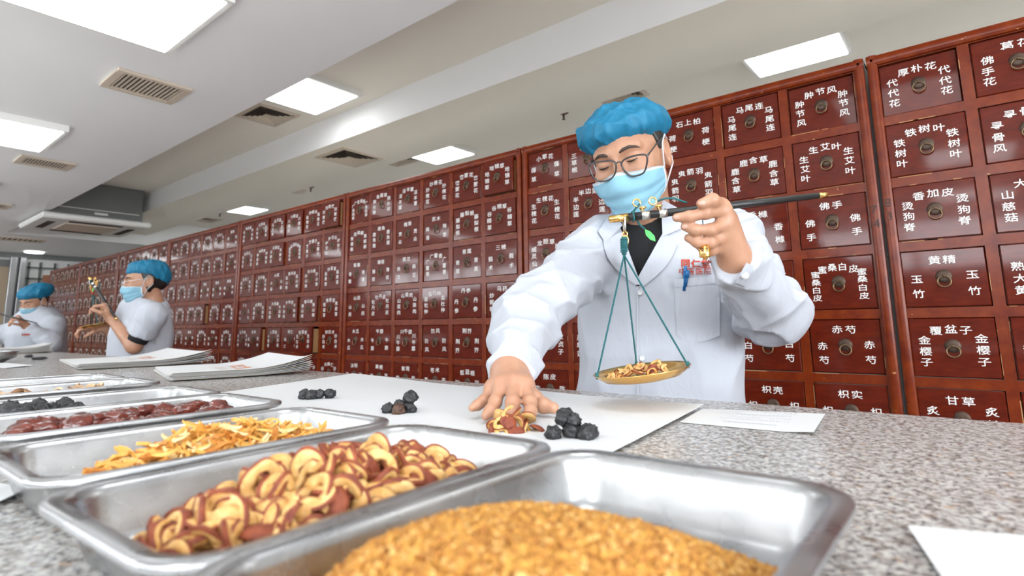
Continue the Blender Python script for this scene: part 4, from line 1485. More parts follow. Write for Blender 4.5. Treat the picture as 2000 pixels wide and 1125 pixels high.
M['cap'] = mat('blue_nonwoven', (0.002, 0.150, 0.275), 0.6)
nzc = N(M['cap'], 'ShaderNodeTexNoise'); nzc.inputs['Scale'].default_value = 320; nzc.inputs['Detail'].default_value = 3
tcc = N(M['cap'], 'ShaderNodeTexCoord'); L(M['cap'], tcc.outputs['Object'], nzc.inputs['Vector']); bump(M['cap'], nzc.outputs['Fac'], 0.35, 0.001)
M['mask'] = mat('mask_blue', (0.23, 0.45, 0.57), 0.7)
M['maskw'] = mat('mask_white', (0.60, 0.65, 0.69), 0.7)
M['hair'] = mat('black_hair', (0.012, 0.010, 0.009), 0.45)
M['brow'] = mat('dark_brow', (0.05, 0.032, 0.024), 0.7)
M['eye'] = mat('dark_eye', (0.020, 0.012, 0.010), 0.25)
M['glasses'] = mat('dark_glasses_frame', (0.03, 0.026, 0.026), 0.2, coat=0.6)
M['button'] = mat('white_button', (0.60, 0.61, 0.62), 0.35)
M['red_thread'] = mat('red_thread', (0.50, 0.055, 0.025), 0.8)
M['trousers'] = mat('dark_trousers', (0.02, 0.022, 0.03), 0.8)
M['shoe'] = mat('black_shoe', (0.015, 0.015, 0.015), 0.4)
M['lens'] = mat('clear_lens', (1, 1, 1), 0.0)
b_ = bsdf(M['lens']); b_.inputs['Transmission Weight'].default_value = 1.0; b_.inputs['IOR'].default_value = 1.02
b_.inputs['Specular IOR Level'].default_value = 0.3


def frame_at(px, py, yaw, pitch=0, roll=0):
    """local axes (columns x right, y back, z up) of something facing the viewer, then turned"""
    d = ray(px, py).copy(); d[2] = 0; ey = nrm(d); ex = np.array([ey[1], -ey[0], 0]); ez = np.array([0, 0, 1.0])
    Bm = np.stack([ex, ey, ez], 1)
    R_ = Matrix.Rotation(math.radians(yaw), 3, 'Z') @ Matrix.Rotation(math.radians(pitch), 3, 'X') @ Matrix.Rotation(math.radians(roll), 3, 'Y')
    return Bm @ np.array(R_)


def head_parts(Hc, R_, sc=1.0):
    R32 = R_.astype(np.float32); H32 = np.asarray(Hc, np.float32)
    def loc(Q):
        return ((Q - H32) @ R32) / sc
    def bare(p):
        d = ell(p, (0, 0.012, 0.030), (0.075, 0.095, 0.088))
        d = smin(d, ell(p, (0, -0.022, -0.035), (0.062, 0.070, 0.078)), 0.04)
        d = smin(d, ell(p, (0, -0.058, -0.090), (0.030, 0.028, 0.024)), 0.035)
        d = smin(d, cone(p, (-0.050, -0.010, -0.060), (0.050, -0.010, -0.060), 0.014, 0.014), 0.03)
        for s in (-1, 1):
            d = smin(d, ell(p, (s * 0.042, -0.066, -0.030), (0.022, 0.020, 0.020)), 0.03)      # cheekbone
            d = smin(d, cone(p, (s * 0.012, -0.085, 0.022), (s * 0.045, -0.072, 0.024), 0.010, 0.008), 0.016)  # brow ridge
        return d
    def face(p):
        d = bare(p)
        d = smin(d, cone(p, (0, -0.090, 0.012), (0, -0.104, -0.030), 0.0065, 0.0105), 0.016)
        for s in (-1, 1):
            d = smin(d, ell(p, (s * 0.011, -0.096, -0.034), (0.008, 0.009, 0.007)), 0.008)
            d = smax(d, -ell(p, (s * 0.031, -0.098, 0.001), (0.019, 0.017, 0.0115)), 0.012)
            d = smin(d, ell(p, (s * 0.031, -0.0775, -0.001), (0.0150, 0.0130, 0.0115)), 0.005)   # lid over the eyeball
        d = smin(d, ell(p, (0, -0.088, -0.060), (0.024, 0.010, 0.006)), 0.010)
        d = smin(d, ell(p, (0, -0.086, -0.070), (0.020, 0.010, 0.006)), 0.008)
        for s in (-1, 1):
            e = ell(p, (s * 0.0775, 0.012, -0.004), (0.0085, 0.019, 0.031))
            e = smax(e, -ell(p, (s * 0.088, 0.008, -0.002), (0.009, 0.011, 0.019)), 0.006)
            e = smin(e, ell(p, (s * 0.079, 0.006, -0.032), (0.006, 0.008, 0.009)), 0.008)
            d = smin(d, e, 0.008)
        return d
    return loc, bare, face


def person(spec):
    t = empty('person', spec['label'], 'person', tuple(spec['foot']))
    O = np.array(spec['foot'], float)
    h = spec['h']
    Hc, HR, sc = np.array(spec['head']), spec['HR'], spec.get('hs', 1.0)
    loc, bare, face = head_parts(Hc, HR, sc)
    BR = spec['BR'].astype(np.float32)
    nb = np.array(spec['neck'], float)          # neck base
    skin_prims = []
    headlo = Hc - 0.17; headhi = Hc + 0.17
    hf = grouped(lambda Q: face(loc(Q)) * sc, headlo, headhi, 0.05)
    chin_w = Hc + HR @ np.array([0, 0.022, -0.07]) * sc
    sh = {s: np.array(spec[s][0], float) for s in ('A', 'B')}
    el = {s: np.array(spec[s][1], float) for s in ('A', 'B')}
    wr = {s: np.array(spec[s][2], float) for s in ('A', 'B')}
    pel = np.array(spec['pelvis'], float)
    ex, ey = spec['BR'][:, 0], spec['BR'][:, 1]
    hands = spec['hands']
    def hand_sdf(hd):
        lst = [p for ch in hd['fingers'] for p in ch['pts']] + [hd['wrist']]
        lo = np.min(lst, 0) - 0.05; hi = np.max(lst, 0) + 0.05
        k_ = hd.get('s', 1.0)
        def g(Q):
            w = np.array(hd['wrist'])
            d = None
            for ch in hd['fingers']:
                kn = ch['pts'][0]
                e = cone(Q, w, kn, 0.0195 * k_, ch.get('kr', 0.0112) * k_)
                d = e if d is None else smin(d, e, 0.014 * k_)
            kn = [ch['pts'][0] for ch in hd['fingers'] if not ch.get('thumb')]
            for a, b in zip(kn[:-1], kn[1:]):
                d = smin(d, cone(Q, a, b, 0.0105 * k_, 0.0105 * k_), 0.008 * k_)
            for ch in hd['fingers']:
                p = ch['pts']; r = ch['r']
                e = None
                for i in range(len(p) - 1):
                    c_ = cone(Q, p[i], p[i + 1], r[i] * k_, r[i + 1] * k_)
                    e = c_ if e is None else smin(e, c_, 0.003 * k_)
                    if 0 < i:
                        e = smin(e, np.sqrt(((Q - np.asarray(p[i], np.float32)) ** 2).sum(1)) - r[i] * 1.05 * k_, 0.004 * k_)
                d = smin(d, e, 0.006 * k_)
            return d
        return grouped(g, lo, hi, 0.03)
    hsd = [hand_sdf(x) for x in hands]
    def body(Q):
        d = hf(Q)
        d = smin(d, cone(Q, chin_w, nb + ey * 0.012, 0.054 * sc, 0.056), 0.03)
        core = cone(Q, nb + np.array([0, 0, -0.09]) + ey * 0.035, pel, 0.055, 0.08)
        d = smin(d, core, 0.04)
        for s in ('A', 'B'):
            d = smin(d, cone(Q, nb + np.array([0, 0, -0.05]) + ey * 0.025, sh[s], 0.042, 0.040), 0.03)
            d = smin(d, cone(Q, sh[s], el[s], 0.043, 0.037 * spec.get('fat', 1)), 0.02)
            d = smin(d, cone(Q, el[s], wr[s], 0.038 * spec.get('fat', 1), 0.0245), 0.015)
        for s in (-1, 1):
            hip = pel + ex * 0.085 * s
            knee = hip * np.array([1, 1, 0]) + np.array([0, 0, 0.48]); ank = knee * np.array([1, 1, 0]) + np.array([0, 0, 0.09])
            d = smin(d, cone(Q, hip, knee, 0.085, 0.055), 0.05)
            d = smin(d, cone(Q, knee, ank, 0.052, 0.035), 0.02)
        for g in hsd:
            d = smin(d, g(Q), 0.012)
        return d
    lo = np.min([sh['A'], sh['B'], el['A'], el['B'], wr['A'], wr['B'], pel, Hc, *[p for hd in hands for ch in hd['fingers'] for p in ch['pts']]], 0) - 0.16
    hi = np.max([sh['A'], sh['B'], el['A'], el['B'], wr['A'], wr['B'], pel, Hc, *[p for hd in hands for ch in hd['fingers'] for p in ch['pts']]], 0) + 0.19
    lo[2] = 0.02
    o = grow('body', body, lo, hi, h, M['skin'], t, 1)
    # ---- clothes
    cen_hi = np.array(spec['chest'], float)
    def torso_uvw(Q):
        z = Q[:, 2]
        k = np.clip((z - pel[2]) / (cen_hi[2] - pel[2]), -1.2, 1.2)
        c = pel[None, :2] + (cen_hi - pel)[None, :2] * np.clip(k, 0, 1.2)[:, None]
        dx = Q[:, :2] - c
        u = dx @ BR[:2, 0]; v = dx @ BR[:2, 1]
        return u, v, z
    zs = spec['za']; As = spec['a']; Bs = spec['b']
    ztop = spec['ztop']; slope = spec['slope']
    fn1 = foldnoise(spec['seed'], 4, 26, 60, (0.15, 0, 1), 0.90)
    fn2 = foldnoise(spec['seed'] + 1, 3, 18, 40)
    fA = {s: foldnoise(spec['seed'] + 5 + (s == 'B'), 3, 60, 125, np.cross(nrm(wr[s] - el[s]), nrm(sh[s] - el[s])) * 1.0 + 0.55 * nrm(wr[s] - sh[s]), 0.90) for s in ('A', 'B')}
    def torso(Q, grow_=0.0, dz=0.0):
        u, v, z = torso_uvw(Q)
        a = np.interp(z, zs, As) + grow_; b = np.interp(z, zs, Bs) + grow_
        e = np.sqrt((np.abs(u) / a) ** 2.3 + (np.abs(v) / b) ** 2.3 + 1e-9)
        e = ((np.abs(u) / a) ** 2.3 + (np.abs(v) / b) ** 2.3 + 1e-9) ** (1 / 2.3)
        d = (e - 1) * b * 1.0
        d = smax(d, (z - (ztop + grow_ + dz - slope * np.abs(u - spec.get('u0', 0.0)))) * 0.92, 0.06)
        return smax(d, spec.get('hem', 0.5) - z, 0.01)
    sr = spec['sleeve_r']
    def coat_base(Q):
        d = torso(Q)
        for s in ('A', 'B'):
            r0, r1, r2 = sr[s]
            top = sh[s] * 0.72 + nb * 0.28
            e = smin(cone(Q, top, sh[s], 0.058, r0), cone(Q, sh[s], el[s], r0, r1), 0.03)
            if r2:
                e = smin(e, cone(Q, el[s], wr[s], r1, r2), 0.03)
            else:
                n_ = nrm(el[s] - sh[s]); e = np.maximum(e, (Q - (sh[s] + n_ * spec['short']).astype(np.float32)) @ n_.astype(np.float32))
            d = smin(d, e, 0.045)
        return d
    def coat_folds(Q):
        d = coat_base(Q)
        near = np.abs(d) < 0.03
        if near.any():
            Qn = Q[near]
            amp = 0.0030 * fn1(Qn) + 0.0018 * fn2(Qn)
            for s in ('A', 'B'):
                da = np.minimum(cone(Qn, sh[s], el[s], 0.07, 0.07), cone(Qn, el[s], wr[s], 0.07, 0.05))
                w = np.clip(1 - da / 0.03, 0, 1)
                amp = amp * (1 - 0.6 * w) + 0.0052 * w * fA[s](Qn)
            d[near] = d[near] + amp * 1.25 * spec.get('fold', 1.0)
        return d
    cut = spec['cut']            # end planes of the sleeves, neck opening
    def coat(Q):
        d = coat_folds(Q)
        for s in ('A', 'B'):
            if sr[s][2]:
                n_ = nrm(wr[s] - el[s]); pl = (Q - (wr[s] + n_ * spec.get('cuff', 0.0)).astype(np.float32)) @ n_.astype(np.float32)
                nearw = np.sqrt(((Q - wr[s].astype(np.float32)) ** 2).sum(1)) - 0.12
                d = np.where(nearw < 0, np.maximum(d, pl), d)
        # neck hole and V
        d = np.maximum(d, -cone(Q, nb + np.array([0, 0, -0.03]), chin_w, 0.066, 0.072))
        if cut:
            u, v, z = torso_uvw(Q)
            hw = (z - cut[1]) * cut[2]
            wed = np.maximum(np.abs(u - cut[0] - cut[3] * (z - cut[1])) - hw, v + 0.0)
            d = np.maximum(d, -wed * 0.9)
        return d
    lo2 = lo.copy(); lo2[2] = spec.get('hem', 0.5) - 0.03
    lo2[:2] = np.minimum(lo2[:2], pel[:2] - 0.3); hi2 = hi.copy(); hi2[:2] = np.maximum(hi2[:2], pel[:2] + 0.3)
    ct = grow('lab_coat', coat, lo2, hi2, spec['hc'], M['coat'], t, 1, label=spec.get('coat_label'))
    def shirt(Q):
        d = torso(Q, -0.018, spec.get('sdz', 0.0))
        d = np.maximum(d, -cone(Q, nb + np.array([0, 0, spec.get('crew', 0.03)]), chin_w, 0.058, 0.058))
        return np.maximum(d, spec.get('zshirt', 1.06) - Q[:, 2])
    lo3 = cen_hi - 0.28; hi3 = cen_hi + 0.28; lo3[2] = 1.0; hi3[2] = ztop + 0.05
    grow('undershirt', shirt, lo3, hi3, max(0.005, spec['hc']), M['shirt'], t, 1)
    def trou(Q):
        d = None
        for s in (-1, 1):
            hip = pel + ex * 0.085 * s
            knee = hip * np.array([1, 1, 0]) + np.array([0, 0, 0.48]); ank = knee * np.array([1, 1, 0]) + np.array([0, 0, 0.07])
            e = smin(cone(Q, hip, knee, 0.098, 0.075), cone(Q, knee, ank, 0.075, 0.06), 0.03)
            d = e if d is None else smin(d, e, 0.03)
        return np.maximum(d, np.maximum(0.06 - Q[:, 2], Q[:, 2] - pel[2]))
    lo3 = pel - 0.3; hi3 = pel + 0.3; lo3[2] = 0.0
    grow('trousers', trou, lo3, hi3, 0.016, M['trousers'], t, 1)
    for s in (-1, 1):
        hip = pel + ex * 0.085 * s
        a = np.array([hip[0], hip[1], 0.045]); b2 = a - ey * 0.13
        grow('shoe', lambda Q: np.maximum(smin(cone(Q, a + ey * 0.04, b2, 0.048, 0.042), cone(Q, a, a + np.array([0, 0, 0.04]), 0.05, 0.05), 0.03), 0.004 - Q[:, 2]), np.minimum(a, b2) - 0.12, np.maximum(a, b2) + 0.12, 0.012, M['shoe'], t, 1)
    # ---- cap
    cp = spec['cap']
    cfn = foldnoise(spec['seed'] + 21, 6, 70, 150, HR[:, 2], 0.5)
    cf2 = foldnoise(spec['seed'] + 22, 4, 25, 55)
    def cap(Q):
        p = loc(Q)
        d = ell(p, cp['c'], cp['r'])
        d = smin(d, ell(p, cp.get('c2', cp['c']), cp.get('r2', cp['r'])), 0.04)
        pl = -(p[:, 2] - (cp['z0'] + cp['k'] * (p[:, 1] + 0.09)))
        w = np.clip(1 - np.abs(pl + 0.012) / 0.022, 0, 1)
        d = d + 0.0046 * cfn(Q) + 0.0026 * cf2(Q)
        ang = np.arctan2(p[:, 0], -p[:, 1])
        d = d + w * (0.0035 + 0.0009 * np.sin(46 * ang + 3 * np.sin(5 * ang)))
        return smax(d, pl, 0.006) * sc
    grow('surgical_cap', cap, Hc - 0.2, Hc + 0.24, max(0.003, spec['hc'] * 0.7), M['cap'], t, 1)
    def hair(Q):
        p = loc(Q)
        d = bare(p) - 0.006
        for e in spec.get('bun', []):
            d = smin(d, ell(p, e[0], e[1]), 0.02)
        d = np.maximum(d, -(p[:, 2] + spec.get('hair_z', 0.025)))
        d = smax(d, -(p[:, 1] + 0.020 + 0.25 * p[:, 2]), 0.008)
        # keep clear of the ears
        for s in (-1, 1):
            d = np.maximum(d, -ell(p, (s * 0.080, 0.004, -0.012), (0.03, 0.022, 0.030)))
        return d * sc
    grow('hair', hair, Hc - 0.16, Hc + 0.16, max(0.0035, h), M['hair'], t, 1)
    # ---- mask
    nU, nT = 28, 20
    def msdf(p):
        return np.minimum(bare(p), cone(p, (0, -0.088, 0.0), (0, -0.092, -0.032), 0.010, 0.014))
    msd = lambda p: smin(bare(p), cone(p, (0, -0.088, 0.0), (0, -0.090, -0.040), 0.010, 0.020), 0.03) - 0.0065
    c0 = np.array([0, 0.005, -0.045])
    D = []; TT = []
    for i in range(nU + 1):
        for j in range(nT + 1):
            u = i / nU * 2 - 1; t_ = j / nT
            ph = math.radians(66 * u)
            e0 = math.radians(10 - 3 * abs(u) + 2.5 * math.exp(-(u / 0.2) ** 2)); e1 = math.radians(-56 + 20 * u * u)
            e_ = e0 * (1 - t_) + e1 * t_
            D.append((math.sin(ph) * math.cos(e_), -math.cos(ph) * math.cos(e_), math.sin(e_))); TT.append((u, t_))
    D = np.array(D); TT = np.array(TT)
    rad = np.full(len(D), 0.17)
    for _ in range(60):
        v = msd((c0 + D * rad[:, None]).astype(np.float32))
        rad = np.where(v > 0.0003, rad - np.clip(v * 0.8, 0.0002, 0.02), rad)
    u, tt = TT[:, 0], TT[:, 1]
    pleat = sum(0.0066 * np.exp(-((tt - c_) / 0.10) ** 2 * np.where(tt > c_, 6, 0.6)) for c_ in (0.30, 0.50, 0.70))
    rad = rad + pleat * (1 - u ** 4) + 0.004 * np.sin(np.pi * tt) * (1 - u * u) + 0.0012 * np.sin(9 * u + 14 * tt) * (1 - u * u)
    Vm = (c0 + D * rad[:, None]); Vi = (c0 + D * (rad - 0.0012)[:, None])
    Vw = (np.concatenate([Vm, Vi]) @ HR.T) * sc + Hc - O
    fc = []; mi = []
    nn = (nU + 1) * (nT + 1)
    for i in range(nU):
        for j in range(nT):
            q = (i * (nT + 1) + j, (i + 1) * (nT + 1) + j, (i + 1) * (nT + 1) + j + 1, i * (nT + 1) + j + 1)
            fc.append(q[::-1]); mi.append(1 if (j == 0 or j == nT - 1 or i in (0, nU - 1)) else 0)
            fc.append(tuple(nn + x for x in q)); mi.append(1)
    rim = [(i, 0) for i in range(nU)] + [(nU, j) for j in range(nT)] + [(i, nT) for i in range(nU, 0, -1)] + [(0, j) for j in range(nT, 0, -1)]
    for i in range(len(rim)):
        p, q = rim[i], rim[(i + 1) % len(rim)]
        p = p[0] * (nT + 1) + p[1]; q = q[0] * (nT + 1) + q[1]
        fc.append((p, nn + p, nn + q, q)); mi.append(1)
    mk = link('face_mask', mesh_np('face_mask', Vw, fc, [M['mask'], M['maskw']], mi, True), t)
    def lw(p):
        return HR @ np.array(p) * sc + Hc - O
    for s in (-1, 1):
        b = MB()
        i0 = (nU if s > 0 else 0) * (nT + 1)
        a0 = Vm[i0 + 1]; a1 = Vm[i0 + nT - 1]
        b.tube([lw(a0), lw((s * 0.080, -0.012, 0.012)), lw((s * 0.085, 0.004, 0.028)), lw((s * 0.082, 0.026, 0.016))], 0.0016, 6)
        b.tube([lw(a1), lw((s * 0.079, -0.004, -0.050)), lw((s * 0.084, 0.012, -0.036)), lw((s * 0.082, 0.026, -0.020))], 0.0016, 6)
        b.build('ear_loop', M['maskw'], mk, True)
    # ---- brows and eyes
    for s in (-1, 1):
        b = MB()
        b.tube([lw((s * x, y, z)) for x, y, z in ((0.013, -0.0955, 0.0185), (0.022, -0.0945, 0.0225), (0.034, -0.0895, 0.0245), (0.046, -0.0800, 0.0205), (0.051, -0.0745, 0.0165))], [0.0022, 0.0036, 0.0034, 0.0024, 0.001], 8)
        b.build('eyebrow', M['brow'], t, True)
        b = MB()
        b.tube([lw((s * x, y, z)) for x, y, z in ((0.0195, -0.0865, -0.0030), (0.0245, -0.0900, -0.0042), (0.031, -0.0912, -0.0050), (0.038, -0.0892, -0.0042), (0.0435, -0.0845, -0.0020))], [0.0004, 0.0014, 0.0019, 0.0016, 0.0006], 8)
        b.build('eye', M['eye'], t, True)
    return t, dict(torso=torso, body=body, coat=coat, coat_nocut=coat_folds, loc=loc, HR=HR, Hc=Hc, sc=sc, O=O, ct=ct, mask=mk, face=lambda Q: face(loc(Q)) * sc)


def PP(x, y, d):
    return P(x, y, d)


# ---------------- the man in glasses
HC1 = P(1231, 309, 1.25)
HR1 = frame_at(1231, 303, -19, 20, -7)
BR1 = frame_at(1283, 600, -10)
chest1 = P(1283, 560, 1.315)
pel1 = P(1284, 790, 1.33)
neck1 = P(1262, 432, 1.30)
lh = dict(wrist=P(1436, 506, .905), fingers=[
    dict(pts=[P(1414, 411, .872), P(1378, 416, .858), P(1346, 423, .856), P(1322, 425, .860)], r=[.0105, .0092, .0082, .0070]),
    dict(pts=[P(1417, 436, .874), P(1388, 449, .858), P(1357, 449, .856), P(1338, 443, .862)], r=[.0105, .0090, .0080, .0068]),
    dict(pts=[P(1412, 460, .880), P(1388, 474, .864), P(1361, 473, .862), P(1344, 465, .868)], r=[.0100, .0086, .0076, .0064]),
    dict(pts=[P(1407, 480, .888), P(1390, 490, .880), P(1374, 487, .880), P(1363, 480, .886)], r=[.0092, .0076, .0066, .0056]),
    dict(pts=[P(1420, 428, .892), P(1409, 401, .876), P(1391, 391, .852), P(1370, 398, .848)], r=[.0125, .0110, .0100, .0078], thumb=True, kr=.016)])
rh = dict(wrist=P(995, 730, .812), fingers=[
    dict(pts=[P(1024, 752, .758), P(1035, 786, .722), P(1036, 803, .704), P(1030, 813, .694)], r=[.0098, .0084, .0077, .0064]),
    dict(pts=[P(1002, 748, .756), P(1001, 786, .716), P(997, 807, .697), P(995, 821, .684)], r=[.0098, .0086, .0078, .0066]),
    dict(pts=[P(980, 751, .762), P(967, 785, .728), P(957, 803, .712), P(949, 812, .704)], r=[.0094, .0081, .0073, .0061]),
    dict(pts=[P(963, 758, .770), P(945, 782, .750), P(933, 791, .742), P(922, 797, .736)], r=[.0084, .0070, .0063, .0052]),
    dict(pts=[P(1022, 752, .790), P(1044, 780, .765), P(1061, 792, .752), P(1081, 797, .742)], r=[.0125, .0110, .0098, .0076], thumb=True, kr=.016)])
man, M1 = person(dict(label='man in glasses, blue cap and white coat weighing herbs with a brass pan scale', foot=(pel1[0], pel1[1], 0.0), h=0.0021, hc=0.0042, seed=3,
    head=HC1, HR=HR1, hs=1.0, BR=BR1, neck=neck1, pelvis=pel1, chest=chest1,
    A=[P(1168, 486, 1.29), P(1028, 622, 1.04), P(995, 726, .822)], B=[P(1424, 466, 1.28), P(1508, 610, 1.13), P(1437, 508, .905)],
    hands=[rh, lh], za=[0.45, 0.80, 0.97, 1.15, 1.30, 1.4], a=[0.225, 0.200, 0.191, 0.186, 0.165, 0.12], b=[0.16, 0.135, 0.125, 0.122, 0.105, 0.09],
    ztop=1.375, slope=0.34, hem=0.45, sleeve_r=dict(A=(0.066, 0.060, 0.0365), B=(0.066, 0.062, 0.040)), cuff=0.010,
    cut=(-0.022, 1.197, 0.37, 0.10), coat_label='white cotton coat with notched lapels',
    cap=dict(c=(-0.004, 0.012, 0.064), r=(0.093, 0.110, 0.056), c2=(-0.006, 0.035, 0.058), r2=(0.089, 0.090, 0.048), z0=0.033, k=-0.20), hair_z=0.0, sdz=0.05))
O1 = M1['O']
cn = M1['coat_nocut']
# collar and lapels
ct = M1['ct']
pk = lambda Q: M1['torso'](Q) - 0.0035
M['coat2'] = M['coat']
patch('lapel', [(1178, 470), (1214, 452), (1252, 556), (1240, 552)], cn, 0.0015, 0.0035, M['coat'], ct, 10, lambda s, t_: (-16 * math.sin(math.pi * t_) * (1 - s), 4 * t_ * (1 - s)))
patch('lapel', [(1296, 452), (1322, 478), (1256, 560), (1244, 545)], cn, 0.0015, 0.0035, M['coat'], ct, 10, lambda s, t_: (12 * math.sin(math.pi * t_) * s, 0))
patch('collar', [(1168, 452), (1198, 408), (1216, 440), (1182, 474)], cn, 0.0030, 0.004, M['coat'], ct, 8)
patch('collar', [(1291, 388), (1338, 414), (1330, 446), (1294, 462)], cn, 0.0030, 0.004, M['coat'], ct, 8)
# breast pocket, embroidery, buttons, placket
patch('breast_pocket', [(1317, 547), (1405, 540), (1406, 655), (1322, 655)], pk, 0.0008, 0.0026, M['coat'], ct, 12, lambda s, t_: (0, 12 * math.sin(math.pi * s) * t_ ** 3))
patch('pocket_hem', [(1317, 546), (1406, 538), (1406, 553), (1317, 561)], pk, 0.0034, 0.0014, M['coat'], ct, 8)
patch('placket', [(1243, 560), (1247, 560), (1249, 800), (1244, 800)], cn, 0.0006, 0.0020, M['coat'], ct, 12)


def coat_text(chars, x0, y0, dx, dy, w, hgt, off=0.012):
    b = MB()
    for i, c_ in enumerate(chars):
        gv, gf = glyph(c_, off)
        px = [(x0 + i * dx + g[0] * w, y0 + i * dy - g[1] * hgt) for g in gv]
        q = hits(px, cn, 0.0012) - O1
        b.add(q, gf)
    return b


b = coat_text('同仁堂', 1339, 514, 20, 0.5, 19, 16, 0.03)
b2 = coat_text('中医医院', 1333, 530, 16.5, -0.4, 15.5, 15, 0.005)
b.add(b2.v, b2.f)
b.build('embroidery', M['red_thread'], ct, label='red embroidered characters on the chest')
for (x, y) in ((1250, 572), (1254, 700)):
    q = hit(x, y, cn, 0.002); n_ = nrm(CAM - q)
    u_ = nrm(np.cross(n_, (0, 0, 1))); w_ = np.cross(u_, n_)
    v = []
    for r_, z_ in ((0, 0.0018), (0.0036, 0.0018), (0.0048, 0.0024), (0.0058, 0.0016), (0.0058, -0.001)):
        for k in range(20):
            a = 2 * math.pi * k / 20
            v.append(q + u_ * r_ * math.cos(a) + w_ * r_ * math.sin(a) + n_ * z_ - O1)
    f = [(i * 20 + k, i * 20 + (k + 1) % 20, (i + 1) * 20 + (k + 1) % 20, (i + 1) * 20 + k) for i in range(4) for k in range(20)]
    link('button', mesh_np('button', v, f, [M['button']], None, True), ct)
# cuff tab of the raised sleeve
patch('cuff', [(1436, 552), (1458, 513), (1473, 521), (1456, 560)], cn, 0.0010, 0.003, M['coat'], ct, 8)
q = hit(1455, 538, cn, 0.005); n_ = nrm(CAM - q); u_ = nrm(np.cross(n_, (0, 0, 1))); w_ = np.cross(u_, n_)
v = [q + u_ * r_ * math.cos(a) + w_ * r_ * math.sin(a) + n_ * z_ - O1 for r_, z_ in ((0, 0.002), (0.0055, 0.002), (0.0062, -0.001)) for a in np.linspace(0, 6.283, 17)[:-1]]
link('button', mesh_np('button', v, [(i * 16 + k, i * 16 + (k + 1) % 16, (i + 1) * 16 + (k + 1) % 16, (i + 1) * 16 + k) for i in range(2) for k in range(16)], [M['button']], None, True), ct)

M['nail'] = mat('fingernail', (0.56, 0.33, 0.25), 0.25)
for c_ in ([(1363, 394), (1376, 391), (1378, 399), (1365, 402)], [(1315, 421), (1326, 419), (1327, 427), (1316, 429)], [(1332, 440), (1342, 438), (1343, 445), (1333, 447)]):
    patch('fingernail', c_, M1['body'], -0.0004, 0.0008, M['nail'], man, 5)
# pen in the pocket
p0 = hit(1339, 519, cn, 0.006); p1 = hit(1336, 568, cn, 0.0065)
b = MB(); b.tube([p0, p0 * .9 + p1 * .1, p0 * .7 + p1 * .3, p1], [0.0018, 0.0036, 0.0040, 0.0034], 10)
pen = b.build('pen', mat('blue_pen', (0.01, 0.13, 0.36), 0.3), None, True)
b = MB(); q0 = hit(1345, 528, cn, 0.010); q1 = hit(1340, 560, cn, 0.010); b.tube([q0, q1], [0.0024, 0.0014], 6); b.build('clip', bpy.data.materials['blue_pen'], pen, True)
b = MB(); q0 = hit(1342, 533, cn, 0.009); b.tube([q0 + np.array([0, 0, 0.004]), q0 - np.array([0, 0, 0.010])], [0.006, 0.004], 8); b.build('cap', bpy.data.materials['blue_pen'], pen, True)
tag(pen, 'blue pen clipped in the breast pocket of the man in glasses', 'pen')

# glasses (worn: part of the man's dress, built in the plane of his face)
HR, Hc = M1['HR'], M1['Hc']


def on_face_plane(px, py, yl):
    d = ray(px, py); n_ = HR[:, 1]
    c = Hc + n_ * yl
    s = ((c - CAM) @ n_) / (d @ n_)
    return CAM + d * s


LENS_A = [(1151, 322), (1160, 318), (1180, 315), (1197, 314), (1203, 322), (1202, 336), (1196, 347), (1184, 353), (1170, 354), (1159, 346), (1153, 333)]
LENS_B = [(1214, 318), (1222, 310), (1240, 304), (1258, 302), (1264, 307), (1263, 322), (1258, 336), (1248, 342), (1234, 344), (1223, 337), (1216, 327)]


def smooth_closed(pts, k=4):
    p = np.array(pts, float); out = []
    n = len(p)
    for i in range(n):
        p0, p1, p2, p3 = p[i - 1], p[i], p[(i + 1) % n], p[(i + 2) % n]
        for j in range(k):
            s = j / k
            out.append(0.5 * ((2 * p1) + (-p0 + p2) * s + (2 * p0 - 5 * p1 + 4 * p2 - p3) * s * s + (-p0 + 3 * p1 - 3 * p2 + p3) * s ** 3))
    return out


gl = link('glasses', None, man)
gl['label'] = 'dark rimmed glasses'
for ln in (LENS_A, LENS_B):
    q = [on_face_plane(x, y, -0.115) - O1 for x, y in smooth_closed(ln)]
    b = MB(); b.tube(q, 0.0019, 8, closed=True); b.build('rim', M['glasses'], gl, True)
    b = MB(); c_ = np.mean(q, 0)
    back = HR[:, 1] * 0.0008
    nq = len(q)
    b.add(q + [p_ + back for p_ in q], [tuple(range(nq)), tuple(range(nq, 2 * nq))[::-1]] + [(i, nq + i, nq + (i + 1) % nq, (i + 1) % nq) for i in range(nq)]); b.build('lens', M['lens'], gl)
b = MB(); b.tube([on_face_plane(x, y, yl) - O1 for x, y, yl in ((1202, 321, -.112), (1206, 317, -.1145), (1210, 316, -.1145), (1215, 318, -.112))], 0.0015, 8); b.build('bridge', M['glasses'], gl, True)
def lw1(p):
    return HR @ np.array(p) + Hc - O1
hB = on_face_plane(1264, 305, -0.112) - O1; hA = on_face_plane(1151, 322, -0.112) - O1
b = MB(); b.tube([hB, hB + (lw1((0.076, -0.06, 0.010)) - hB) * 0.35, lw1((0.0785, -0.035, 0.016)), lw1((0.081, 0.0, 0.022)), lw1((0.082, 0.028, 0.010))], [0.0024, 0.0018, 0.0017, 0.0017, 0.0017], 8); b.build('temple', M['glasses'], gl, True)
b = MB(); b.tube([hA, hA + (lw1((-0.076, -0.06, 0.010)) - hA) * 0.35, lw1((-0.0785, -0.035, 0.016)), lw1((-0.081, 0.0, 0.022)), lw1((-0.082, 0.028, 0.010))], [0.0024, 0.0018, 0.0017, 0.0017, 0.0017], 8); b.build('temple', M['glasses'], gl, True)

